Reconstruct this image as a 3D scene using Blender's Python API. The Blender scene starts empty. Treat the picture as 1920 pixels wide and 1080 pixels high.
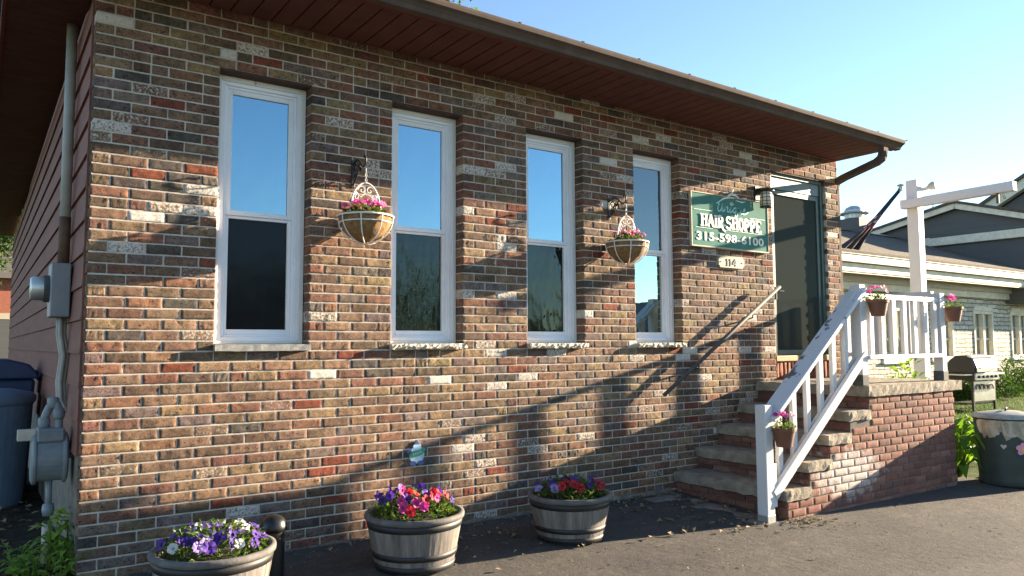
import bpy, math, random
import numpy as np
from mathutils import Vector, Matrix

# ---------------------------------------------------------------- scene, camera, light
SC = bpy.context.scene
COL = SC.collection
R = random.Random(11)

CAM_POS = (-0.5203, -5.1781, 0.0343)
YAW, PITCH, ROLL, FPX = 0.61239, 0.074395, -0.005054, 1423.55
cam_d = bpy.data.cameras.new('camera')
cam_d.sensor_width = 36.0
cam_d.lens = FPX / 1920 * 36.0
cam_d.clip_end = 2000
cam = bpy.data.objects.new('camera', cam_d)
COL.objects.link(cam)
_f = Vector((math.sin(YAW)*math.cos(PITCH), math.cos(YAW)*math.cos(PITCH), math.sin(PITCH)))
_r = Vector((math.cos(YAW), -math.sin(YAW), 0))
_u = _r.cross(_f)
_r2 = _r*math.cos(ROLL) + _u*math.sin(ROLL)
_u2 = _u*math.cos(ROLL) - _r*math.sin(ROLL)
cam.matrix_world = Matrix(((_r2.x, _u2.x, -_f.x, CAM_POS[0]), (_r2.y, _u2.y, -_f.y, CAM_POS[1]),
                           (_r2.z, _u2.z, -_f.z, CAM_POS[2]), (0, 0, 0, 1)))
SC.camera = cam

LIGHT_DIR = Vector((-5.45, 1.0, -1.28)).normalized()       # the way the sunlight travels
SUN_EL = math.asin(-LIGHT_DIR.z)
SUN_AZ = math.atan2(-LIGHT_DIR.x, -LIGHT_DIR.y)           # clockwise from +Y
world = bpy.data.worlds.new('World')
SC.world = world
world.use_nodes = True
wn = world.node_tree
bg = wn.nodes['Background']
sky = wn.nodes.new('ShaderNodeTexSky')
sky.sky_type = 'NISHITA'
sky.sun_disc = False
sky.sun_elevation = SUN_EL
sky.sun_rotation = SUN_AZ
sky.air_density = 0.9
sky.dust_density = 0.02
sky.ozone_density = 1.9
wn.links.new(sky.outputs['Color'], bg.inputs['Color'])
bg.inputs['Strength'].default_value = 0.062
sun_d = bpy.data.lights.new('sun', 'SUN')
sun_d.energy = 5.0
sun_d.angle = math.radians(0.5)
sun_d.color = (1.0, 0.80, 0.56)
sun = bpy.data.objects.new('sun', sun_d)
COL.objects.link(sun)
sun.rotation_euler = LIGHT_DIR.to_track_quat('-Z', 'Y').to_euler()
sun.location = (30, -6, 10)
SC.view_settings.view_transform = 'Standard'
SC.view_settings.look = 'None'
SC.view_settings.exposure = 2.45
SC.view_settings.gamma = 1.0
SC.cycles.max_bounces = 8
SC.cycles.transparent_max_bounces = 12


# ---------------------------------------------------------------- materials
def _nodes(name):
    m = bpy.data.materials.new(name)
    m.use_nodes = True
    nt = m.node_tree
    b = nt.nodes['Principled BSDF']
    return m, nt, b


def N(nt, t, **kw):
    n = nt.nodes.new(t)
    for k, v in kw.items():
        if k in n.inputs:
            n.inputs[k].default_value = v
        else:
            setattr(n, k, v)
    return n


def mixc(nt, fac, a, b, mode='MIX'):
    n = nt.nodes.new('ShaderNodeMix')
    n.data_type = 'RGBA'
    n.blend_type = mode
    for s, v in (('Factor', fac), ('A', a), ('B', b)):
        i = [x for x in n.inputs if x.name == s and (x.type == 'RGBA' if s != 'Factor' else x.type == 'VALUE')][0]
        if hasattr(v, 'is_output'):
            nt.links.new(v, i)
        elif s == 'Factor':
            i.default_value = v
        else:
            i.default_value = (*v, 1) if len(v) == 3 else v
    return [o for o in n.outputs if o.type == 'RGBA'][0]


def ramp(nt, src, p0, p1, c0=(0, 0, 0), c1=(1, 1, 1)):
    n = nt.nodes.new('ShaderNodeValToRGB')
    e = n.color_ramp.elements
    e[0].position, e[1].position = p0, p1
    e[0].color, e[1].color = (*c0, 1), (*c1, 1)
    nt.links.new(src, n.inputs['Fac'])
    return n.outputs['Color']


def noise(nt, scale, detail=4.0, rough=0.55, vec=None, stretch=None, dist=0.0):
    tc = nt.nodes.new('ShaderNodeTexCoord')
    v = vec or tc.outputs['Object']
    if stretch:
        mp = nt.nodes.new('ShaderNodeMapping')
        mp.inputs['Scale'].default_value = stretch
        nt.links.new(v, mp.inputs['Vector'])
        v = mp.outputs['Vector']
    n = N(nt, 'ShaderNodeTexNoise', Scale=scale, Detail=detail, Roughness=rough, Distortion=dist)
    nt.links.new(v, n.inputs['Vector'])
    return n.outputs['Fac']


def bumpn(nt, b, src, strength, dist=0.01, prev=None):
    n = N(nt, 'ShaderNodeBump', Strength=strength, Distance=dist)
    nt.links.new(src, n.inputs['Height'])
    if prev is not None:
        nt.links.new(prev, n.inputs['Normal'])
    nt.links.new(n.outputs['Normal'], b.inputs['Normal'])
    return n.outputs['Normal']


def mat(name, c, rough=0.6, var=0.25, scale=12.0, bump=0.15, bscale=80.0, metal=0.0, stretch=None, spec=0.5, bdist=0.004):
    m, nt, b = _nodes(name)
    n1 = noise(nt, scale, 5, 0.6, stretch=stretch)
    lo = tuple(x*(1-var) for x in c)
    hi = tuple(min(1, x*(1+var)) for x in c)
    col = ramp(nt, n1, 0.3, 0.7, lo, hi)
    nt.links.new(col, b.inputs['Base Color'])
    b.inputs['Roughness'].default_value = rough
    b.inputs['Metallic'].default_value = metal
    b.inputs['Specular IOR Level'].default_value = spec
    if bump:
        bumpn(nt, b, noise(nt, bscale, 4, 0.6, stretch=stretch), bump, bdist)
    return m


def chipped(name, base, under, thr=0.64, rough=0.5, scale=9.0, stretch=None, grime=(0.55, 0.5, 0.42)):
    m, nt, b = _nodes(name)
    g = noise(nt, 5, 6, 0.65)
    c1 = mixc(nt, ramp(nt, g, 0.5, 0.85, (0, 0, 0), (0.5, 0.5, 0.5)), base, grime)
    ch = noise(nt, scale, 7, 0.7, stretch=stretch)
    c2 = mixc(nt, ramp(nt, ch, thr, thr+0.025), c1, under)
    nt.links.new(c2, b.inputs['Base Color'])
    b.inputs['Roughness'].default_value = rough
    b.inputs['Specular IOR Level'].default_value = 0.35
    bumpn(nt, b, noise(nt, 70, 5, 0.65, stretch=(1, 1, .12)), 0.35, 0.004)
    return m


M = {}


def brick_mat(name, rug=True):
    m, nt, b = _nodes(name)
    at = N(nt, 'ShaderNodeAttribute', attribute_name='bcol')
    aw = N(nt, 'ShaderNodeAttribute', attribute_name='bw')
    n1 = noise(nt, 26, 6, 0.7)
    c = mixc(nt, 1.0, at.outputs['Color'], ramp(nt, n1, 0.25, 0.78, (0.50, 0.48, 0.47), (1.42, 1.36, 1.28)), 'MULTIPLY')
    c = mixc(nt, 1.0, c, ramp(nt, noise(nt, 7, 3, 0.6, dist=0.8), 0.3, 0.7, (0.66, 0.65, 0.66), (1.22, 1.2, 1.16)), 'MULTIPLY')
    c = mixc(nt, 1.0, c, ramp(nt, noise(nt, 1.1, 6, 0.65, stretch=(1, 1, .55)), 0.3, 0.7, (0.80, 0.79, 0.78), (1.12, 1.11, 1.08)), 'MULTIPLY')
    n2 = noise(nt, 70, 5, 0.7)
    c = mixc(nt, ramp(nt, n2, 0.56, 0.64, (0, 0, 0), (0.62, 0.62, 0.62)), c, (0.035, 0.028, 0.026))
    n5 = noise(nt, 38, 3, 0.5, stretch=(1, 1, 1.8), dist=1.5)
    c = mixc(nt, ramp(nt, n5, 0.60, 0.65, (0, 0, 0), (0.82, 0.82, 0.82)), c, (0.022, 0.017, 0.016))
    # limewash remains on some bricks
    n3 = noise(nt, 58, 7, 0.8)
    a = nt.nodes.new('ShaderNodeMath'); a.operation = 'ADD'
    nt.links.new(n3, a.inputs[0]); nt.links.new(aw.outputs['Fac'], a.inputs[1])
    wf = ramp(nt, a.outputs[0], 0.90, 1.16, (0, 0, 0), (0.92, 0.92, 0.92))
    c = mixc(nt, wf, c, (0.62, 0.58, 0.52))
    nt.links.new(c, b.inputs['Base Color'])
    b.inputs['Roughness'].default_value = 0.88
    b.inputs['Specular IOR Level'].default_value = 0.2
    p = bumpn(nt, b, noise(nt, 75, 6, 0.75, dist=0.8), 0.9, 0.007)
    bumpn(nt, b, noise(nt, 330, 3, 0.6), 0.3, 0.0015, p)
    return m


M['brick'] = brick_mat('rug_brick')
M['mortar'] = mat('mortar', (0.48, 0.437, 0.38), 0.95, 0.26, 7, 0.5, 160, spec=0.15)


def stain_brick():
    m, nt, b = _nodes('red_block_brick')
    at = N(nt, 'ShaderNodeAttribute', attribute_name='bcol')
    n1 = noise(nt, 30, 6, 0.7)
    c = mixc(nt, 1.0, at.outputs['Color'], ramp(nt, n1, 0.25, 0.78, (0.6, 0.58, 0.57), (1.3, 1.25, 1.2)), 'MULTIPLY')
    tc = nt.nodes.new('ShaderNodeTexCoord')
    # efflorescence: chalky salts low on the front face
    mp = N(nt, 'ShaderNodeMapping')
    nt.links.new(tc.outputs['Object'], mp.inputs['Vector'])
    mp.inputs['Location'].default_value = (-0.80, 0.0, -0.62)
    mp.inputs['Scale'].default_value = (0.85, 0.6, 2.1)
    ln = N(nt, 'ShaderNodeVectorMath', operation='LENGTH')
    nt.links.new(mp.outputs['Vector'], ln.inputs[0])
    n3 = noise(nt, 9, 6, 0.7)
    a = N(nt, 'ShaderNodeMath', operation='SUBTRACT')
    nt.links.new(n3, a.inputs[0]); nt.links.new(ln.outputs['Value'], a.inputs[1])
    wf = ramp(nt, a.outputs[0], -0.22, 0.22, (0, 0, 0), (0.78, 0.78, 0.78))
    c = mixc(nt, wf, c, (0.58, 0.53, 0.49))
    nt.links.new(c, b.inputs['Base Color'])
    b.inputs['Roughness'].default_value = 0.9
    b.inputs['Specular IOR Level'].default_value = 0.2
    bumpn(nt, b, noise(nt, 120, 6, 0.75), 0.5, 0.005)
    return m


M['blockbrick'] = stain_brick()
M['darkmortar'] = mat('dark_mortar', (0.17, 0.15, 0.13), 0.95, 0.3, 18, 0.7, 120, spec=0.1)
M['slab'] = mat('step_stone', (0.275, 0.24, 0.19), 0.9, 0.35, 9, 0.8, 60, spec=0.2, bdist=0.008)
M['sillrough'] = mat('rock_face_stone', (0.50, 0.46, 0.38), 0.9, 0.25, 25, 0.8, 90, spec=0.2, bdist=0.008)
M['sillgrey'] = mat('smooth_sill_stone', (0.27, 0.27, 0.26), 0.85, 0.25, 70, 0.4, 120, spec=0.2)
M['vinyl'] = mat('white_vinyl', (0.80, 0.82, 0.85), 0.4, 0.05, 6, 0.03, 50, spec=0.4)
M['trim'] = chipped('weathered_window_trim', (0.72, 0.715, 0.69), (0.42, 0.38, 0.32), 0.66, 0.6, 14, (1, 1, 0.3))
M['steel'] = mat('lintel_steel', (0.075, 0.04, 0.03), 0.8, 0.4, 20, 0.3, 90)
M['soffit'] = mat('soffit_vinyl', (0.135, 0.058, 0.047), 0.7, 0.18, 5, 0.08, 60, spec=0.15)
M['fascia'] = mat('fascia_metal', (0.17, 0.05, 0.038), 0.7, 0.15, 4, 0.05, 60, spec=0.15)
M['gutter'] = mat('gutter_metal', (0.115, 0.09, 0.075), 0.8, 0.18, 7, 0.06, 40, spec=0.08)
M['shingle'] = mat('roof_shingle', (0.09, 0.08, 0.07), 0.95, 0.4, 22, 0.8, 90)
M['siding'] = mat('brown_siding', (0.205, 0.080, 0.056), 0.8, 0.2, 8, 0.35, 40, stretch=(1, 0.12, 1))
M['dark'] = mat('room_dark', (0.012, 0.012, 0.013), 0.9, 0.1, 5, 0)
M['black'] = mat('black_iron', (0.012, 0.012, 0.012), 0.5, 0.2, 12, 0.15, 90)
M['greenframe'] = mat('green_door_frame', (0.045, 0.085, 0.08), 0.4, 0.15, 8, 0.05, 50)
M['greenhead'] = mat('green_door_header', (0.10, 0.16, 0.17), 0.4, 0.15, 8, 0.05, 50)
M['ochre'] = mat('ochre_sill_wood', (0.36, 0.22, 0.06), 0.6, 0.25, 9, 0.2, 50, stretch=(.3, 1, 1))
M['galv'] = mat('grey_pipe', (0.085, 0.09, 0.09), 0.7, 0.2, 15, 0.1, 60, spec=0.15)
M['white'] = chipped('white_paint', (0.58, 0.59, 0.605), (0.13, 0.12, 0.11), 0.83, 0.5, 8)
M['whitechip'] = chipped('chipped_white_paint', (0.58, 0.60, 0.64), (0.10, 0.10, 0.11), 0.585, 0.5, 6, (1, 1.6, 1.2))
M['sign'] = mat('sign_green', (0.078, 0.215, 0.18), 0.75, 0.1, 7, 0.04, 50, spec=0.08)
M['cream'] = mat('cream_paint', (0.47, 0.42, 0.31), 0.7, 0.12, 12, 0.1, 50)
M['letter'] = mat('lettering_cream', (0.80, 0.78, 0.68), 0.5, 0.06, 20, 0)
M['lettershade'] = mat('lettering_black', (0.015, 0.02, 0.02), 0.5, 0.06, 20, 0)
M['teal'] = mat('lettering_teal', (0.34, 0.62, 0.55), 0.5, 0.08, 20, 0)
M['lampglass'] = mat('seeded_glass', (0.75, 0.70, 0.58), 0.25, 0.2, 60, 0.3, 70)
M['wirewhite'] = mat('white_wire', (0.75, 0.74, 0.71), 0.45, 0.1, 30, 0.1, 80)
M['coir'] = mat('coir_liner', (0.26, 0.15, 0.06), 0.95, 0.4, 30, 1.0, 130, bdist=0.01)
M['terracotta'] = mat('brown_pot_plastic', (0.16, 0.065, 0.035), 0.6, 0.15, 10, 0.1, 60)
M['soil'] = mat('potting_soil', (0.025, 0.018, 0.012), 0.95, 0.4, 30, 1.0, 80, bdist=0.01)
M['barrel'] = mat('weathered_staves', (0.165, 0.150, 0.136), 0.8, 0.5, 16, 0.6, 50, stretch=(1, 1, 0.12), spec=0.25)
M['barrelrim'] = mat('barrel_rim_wood', (0.125, 0.12, 0.115), 0.8, 0.3, 16, 0.4, 60, spec=0.25)
M['hoop'] = mat('barrel_hoop', (0.014, 0.015, 0.017), 0.55, 0.25, 14, 0.15, 60)
M['bollard'] = mat('bollard_black', (0.010, 0.011, 0.013), 0.35, 0.2, 6, 0.05, 40)
M['meterbox'] = mat('grey_meter_box', (0.24, 0.26, 0.28), 0.5, 0.1, 8, 0.08, 50, metal=0.2)
M['gasgrey'] = mat('gas_meter_paint', (0.19, 0.22, 0.24), 0.5, 0.2, 10, 0.15, 50)
M['conduit'] = mat('conduit_paint', (0.34, 0.33, 0.29), 0.55, 0.2, 5, 0.1, 40)
M['rust'] = mat('rusty_pipe', (0.13, 0.07, 0.04), 0.8, 0.4, 16, 0.3, 60)
M['binblue'] = mat('bin_blue', (0.018, 0.035, 0.10), 0.5, 0.15, 6, 0.1, 60)
M['bingrey'] = mat('bin_bluegrey', (0.10, 0.155, 0.23), 0.55, 0.2, 6, 0.1, 60)
M['canGreen'] = mat('can_dark_green', (0.03, 0.045, 0.042), 0.55, 0.3, 6, 0.15, 40)
M['canlid'] = mat('galvanised_lid', (0.5, 0.52, 0.5), 0.4, 0.2, 8, 0.1, 50, metal=0.6)
M['canlid2'] = mat('dull_lid', (0.30, 0.32, 0.30), 0.7, 0.3, 8, 0.1, 50, spec=0.15)
M['pink'] = mat('painted_pink', (0.70, 0.30, 0.42), 0.6, 0.1, 12, 0)
M['blue'] = mat('painted_blue', (0.08, 0.26, 0.60), 0.6, 0.1, 12, 0)
M['yellow'] = mat('painted_yellow', (0.72, 0.48, 0.10), 0.6, 0.1, 12, 0)
M['drape'] = mat('painted_tan', (0.33, 0.29, 0.21), 0.6, 0.35, 14, 0)
M['stainless'] = mat('stainless', (0.55, 0.54, 0.52), 0.3, 0.1, 6, 0.05, 50, metal=0.9)
M['lid'] = mat('grill_lid', (0.02, 0.02, 0.021), 0.4, 0.2, 6, 0.05, 50)
M['darkwall'] = mat('dark_grey_siding', (0.088, 0.088, 0.088), 0.7, 0.12, 4, 0.2, 20, stretch=(.2, .2, 3))
M['creamtrim'] = mat('cream_trim', (0.72, 0.66, 0.52), 0.6, 0.15, 7, 0.15, 40)
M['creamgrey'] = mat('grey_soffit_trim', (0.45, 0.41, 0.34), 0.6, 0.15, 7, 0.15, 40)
M['shinglebrown'] = mat('brown_shingle', (0.12, 0.10, 0.078), 0.95, 0.35, 26, 1.0, 60, bdist=0.02)
M['creamgrey2'] = mat('grey_block_wall', (0.20, 0.195, 0.185), 0.9, 0.15, 7, 0.3, 40, spec=0.1)
M['flagcloth'] = None
M['bark'] = mat('bark', (0.10, 0.075, 0.055), 0.9, 0.4, 12, 1.0, 30, stretch=(1, 1, .2), bdist=0.02)
M['redhouse'] = mat('red_house_wall', (0.33, 0.11, 0.07), 0.8, 0.2, 12, 0.4, 30)
M['concrete'] = mat('rough_concrete', (0.20, 0.18, 0.155), 0.95, 0.35, 7, 0.9, 45, spec=0.15, bdist=0.012)
M['brickred'] = mat('rowlock_brick', (0.20, 0.07, 0.05), 0.9, 0.3, 25, 0.6, 90)
M['paleblue'] = mat('painted_pale_blue', (0.40, 0.58, 0.72), 0.5, 0.15, 25, 0.05, 60)
M['navy'] = mat('painted_navy', (0.03, 0.07, 0.20), 0.5, 0.15, 25, 0.05, 60)
M['bandgreen'] = mat('painted_green', (0.06, 0.30, 0.16), 0.5, 0.15, 25, 0.05, 60)


def leaf_mat(name, c0, c1, trans=0.35, rough=0.55):
    m, nt, b = _nodes(name)
    at = N(nt, 'ShaderNodeAttribute', attribute_name='rnd')
    c = ramp(nt, at.outputs['Fac'], 0.0, 1.0, c0, c1)
    nt.links.new(c, b.inputs['Base Color'])
    b.inputs['Roughness'].default_value = rough
    b.inputs['Specular IOR Level'].default_value = 0.3
    tr = N(nt, 'ShaderNodeBsdfTranslucent')
    nt.links.new(mixc(nt, 1.0, c, (1.3, 1.5, 0.6), 'MULTIPLY'), tr.inputs['Color'])
    mx = N(nt, 'ShaderNodeMixShader')
    mx.inputs[0].default_value = trans
    nt.links.new(b.outputs[0], mx.inputs[1]); nt.links.new(tr.outputs[0], mx.inputs[2])
    nt.links.new(mx.outputs[0], nt.nodes['Material Output'].inputs['Surface'])
    return m


M['leaf'] = leaf_mat('petunia_leaf', (0.02, 0.05, 0.010), (0.16, 0.22, 0.05))
M['treeleaf'] = leaf_mat('tree_leaf', (0.03, 0.065, 0.012), (0.09, 0.15, 0.03), 0.45)
M['hostaleaf'] = leaf_mat('hosta_leaf', (0.05, 0.12, 0.015), (0.20, 0.30, 0.04), 0.4)
M['hedgeleaf'] = leaf_mat('hedge_leaf', (0.02, 0.05, 0.012), (0.07, 0.13, 0.03), 0.3)
M['weedleaf'] = leaf_mat('weed_leaf', (0.08, 0.17, 0.02), (0.28, 0.38, 0.06), 0.4)
M['deadleaf'] = leaf_mat('dead_leaf', (0.10, 0.07, 0.035), (0.36, 0.28, 0.17), 0.1, 0.9)
M['grassleaf'] = leaf_mat('grass_blade', (0.04, 0.09, 0.015), (0.12, 0.19, 0.035), 0.35)


def petal_mat(name, c, c2):
    m, nt, b = _nodes(name)
    at = N(nt, 'ShaderNodeAttribute', attribute_name='rnd')
    cc = ramp(nt, at.outputs['Fac'], 0.0, 1.0, c, c2)
    nt.links.new(cc, b.inputs['Base Color'])
    b.inputs['Roughness'].default_value = 0.6
    tr = N(nt, 'ShaderNodeBsdfTranslucent')
    nt.links.new(cc, tr.inputs['Color'])
    mx = N(nt, 'ShaderNodeMixShader')
    mx.inputs[0].default_value = 0.35
    nt.links.new(b.outputs[0], mx.inputs[1]); nt.links.new(tr.outputs[0], mx.inputs[2])
    nt.links.new(mx.outputs[0], nt.nodes['Material Output'].inputs['Surface'])
    return m


PET = {
    'purple': petal_mat('purple_petal', (0.040, 0.010, 0.17), (0.11, 0.035, 0.36)),
    'navy': petal_mat('indigo_petal', (0.022, 0.008, 0.12), (0.06, 0.02, 0.26)),
    'lilac': petal_mat('lilac_petal', (0.20, 0.12, 0.42), (0.40, 0.30, 0.62)),
    'red': petal_mat('red_petal', (0.30, 0.006, 0.016), (0.50, 0.018, 0.035)),
    'white': petal_mat('white_petal', (0.52, 0.53, 0.52), (0.70, 0.70, 0.68)),
    'pink': petal_mat('pink_petal', (0.56, 0.06, 0.27), (0.72, 0.18, 0.42)),
    'magenta': petal_mat('magenta_petal', (0.42, 0.02, 0.19), (0.64, 0.05, 0.30)),
}
M['throat'] = mat('flower_throat', (0.30, 0.28, 0.10), 0.7, 0.2, 30, 0)


def glass_mat(name, body, refl, fac, rough=0.008, wav=0.0):
    m, nt, b = _nodes(name)
    b.inputs['Base Color'].default_value = (*body, 1)
    b.inputs['Roughness'].default_value = 0.6
    b.inputs['Specular IOR Level'].default_value = 0.0
    g = N(nt, 'ShaderNodeBsdfGlossy', Roughness=rough)
    g.inputs['Color'].default_value = (*refl, 1)
    if wav:
        bn = N(nt, 'ShaderNodeBump', Strength=wav, Distance=0.02)
        nt.links.new(noise(nt, 3.0, 2, 0.5, stretch=(2.2, 1, 1)), bn.inputs['Height'])
        nt.links.new(bn.outputs['Normal'], g.inputs['Normal'])
    fr = N(nt, 'ShaderNodeFresnel', IOR=1.5)
    ad = N(nt, 'ShaderNodeMath', operation='ADD', use_clamp=True)
    ad.inputs[1].default_value = fac
    nt.links.new(fr.outputs[0], ad.inputs[0])
    mx = N(nt, 'ShaderNodeMixShader')
    nt.links.new(ad.outputs[0], mx.inputs[0])
    nt.links.new(b.outputs[0], mx.inputs[1]); nt.links.new(g.outputs[0], mx.inputs[2])
    nt.links.new(mx.outputs[0], nt.nodes['Material Output'].inputs['Surface'])
    return m


M['paneup'] = glass_mat('coated_glass', (0.02, 0.03, 0.035), (0.33, 0.55, 0.68), 0.58, wav=0.06)
M['panedim'] = glass_mat('curtained_glass', (0.045, 0.07, 0.085), (0.55, 0.68, 0.75), 0.14, wav=0.06)
M['panelow'] = glass_mat('screened_glass', (0.010, 0.011, 0.013), (0.36, 0.48, 0.50), 0.05, rough=.02, wav=0.3)
M['panedark'] = glass_mat('dark_screened_glass', (0.010, 0.011, 0.015), (0.25, 0.3, 0.34), 0.0, rough=.05, wav=0.05)
M['panebright'] = glass_mat('clear_glass', (0.02, 0.03, 0.03), (0.6, 0.85, 0.88), 0.55, wav=0.02)
M['paneDoor'] = glass_mat('tinted_door_glass', (0.040, 0.048, 0.045), (0.045, 0.055, 0.05), 0.0, rough=.08, wav=0.1)
M['panefar'] = glass_mat('far_window_glass', (0.05, 0.06, 0.06), (0.8, 0.9, 0.9), 0.25)


def asphalt_mat():
    m, nt, b = _nodes('asphalt')
    n1 = noise(nt, 1.3, 6, 0.6)
    n2 = noise(nt, 220, 2, 0.6)
    n3 = noise(nt, 45, 5, 0.7)
    n8 = noise(nt, 60, 4, 0.75)
    c = ramp(nt, n1, 0.3, 0.75, (0.042, 0.041, 0.041), (0.080, 0.074, 0.070))
    c = mixc(nt, ramp(nt, n2, 0.56, 0.68, (0, 0, 0), (0.75, 0.75, 0.75)), c, (0.19, 0.18, 0.165))
    c = mixc(nt, ramp(nt, n3, 0.56, 0.68, (0, 0, 0), (0.7, 0.7, 0.7)), c, (0.15, 0.135, 0.108))
    c = mixc(nt, ramp(nt, n8, 0.57, 0.64, (0, 0, 0), (0.7, 0.7, 0.7)), c, (0.021, 0.021, 0.022))
    n4 = noise(nt, 3.2, 5, 0.65, stretch=(1, 2.2, 1))
    c = mixc(nt, ramp(nt, n4, 0.52, 0.70, (0, 0, 0), (0.5, 0.5, 0.5)), c, (0.125, 0.112, 0.092))
    n6 = noise(nt, 0.8, 3, 0.5)
    c = mixc(nt, ramp(nt, n6, 0.55, 0.62, (0, 0, 0), (0.35, 0.35, 0.35)), c, (0.032, 0.032, 0.034))
    nt.links.new(c, b.inputs['Base Color'])
    b.inputs['Roughness'].default_value = 0.92
    b.inputs['Specular IOR Level'].default_value = 0.25
    p = bumpn(nt, b, noise(nt, 200, 4, 0.8), 0.55, 0.008)
    bumpn(nt, b, noise(nt, 14, 5, 0.6), 0.4, 0.02, p)
    return m


M['asphalt'] = asphalt_mat()
M['earth'] = mat('dark_earth', (0.045, 0.036, 0.026), 0.95, 0.5, 8, 1.0, 40, spec=0.1, bdist=0.03)
M['lawn'] = mat('lawn_ground', (0.055, 0.085, 0.022), 0.95, 0.35, 5, 1.0, 40, spec=0.1, bdist=0.03)


def stone_mat():
    m, nt, b = _nodes('ledge_stone')
    tc = nt.nodes.new('ShaderNodeTexCoord')
    mp = N(nt, 'ShaderNodeMapping')
    mp.inputs['Rotation'].default_value = (math.radians(-90), 0, 0)
    nt.links.new(tc.outputs['Object'], mp.inputs['Vector'])
    br = N(nt, 'ShaderNodeTexBrick', Scale=1.0)
    br.inputs['Brick Width'].default_value = 0.42
    br.inputs['Row Height'].default_value = 0.105
    br.inputs['Mortar Size'].default_value = 0.014
    br.inputs['Mortar Smooth'].default_value = 0.4
    br.inputs['Color1'].default_value = (0.80, 0.735, 0.61, 1)
    br.inputs['Color2'].default_value = (0.56, 0.51, 0.42, 1)
    br.inputs['Mortar'].default_value = (0.16, 0.14, 0.11, 1)
    dn = N(nt, 'ShaderNodeTexNoise', Scale=3.5, Detail=4)
    nt.links.new(mp.outputs['Vector'], dn.inputs['Vector'])
    vm = N(nt, 'ShaderNodeVectorMath', operation='MULTIPLY_ADD')
    nt.links.new(dn.outputs['Color'], vm.inputs[0])
    vm.inputs[1].default_value = (0.16, 0.09, 0.0)
    nt.links.new(mp.outputs['Vector'], vm.inputs[2])
    nt.links.new(vm.outputs[0], br.inputs['Vector'])
    n1 = noise(nt, 8, 6, 0.7)
    c = mixc(nt, 1.0, br.outputs['Color'], ramp(nt, n1, 0.25, 0.75, (0.65, 0.65, 0.65), (1.25, 1.25, 1.25)), 'MULTIPLY')
    nt.links.new(c, b.inputs['Base Color'])
    b.inputs['Roughness'].default_value = 0.9
    p = bumpn(nt, b, br.outputs['Fac'], -0.8, 0.04)
    bumpn(nt, b, noise(nt, 12, 6, 0.7), 0.8, 0.05, p)
    return m


M['stone'] = stone_mat()


def flag_mat():
    m, nt, b = _nodes('striped_flag_cloth')
    at = N(nt, 'ShaderNodeAttribute', attribute_name='bcol')
    n1 = noise(nt, 14, 4, 0.6)
    c = mixc(nt, 1.0, at.outputs['Color'], ramp(nt, n1, 0.3, 0.7, (0.7, 0.7, 0.7), (1.2, 1.2, 1.2)), 'MULTIPLY')
    nt.links.new(c, b.inputs['Base Color'])
    b.inputs['Roughness'].default_value = 0.8
    return m


M['flagcloth'] = flag_mat()


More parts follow.
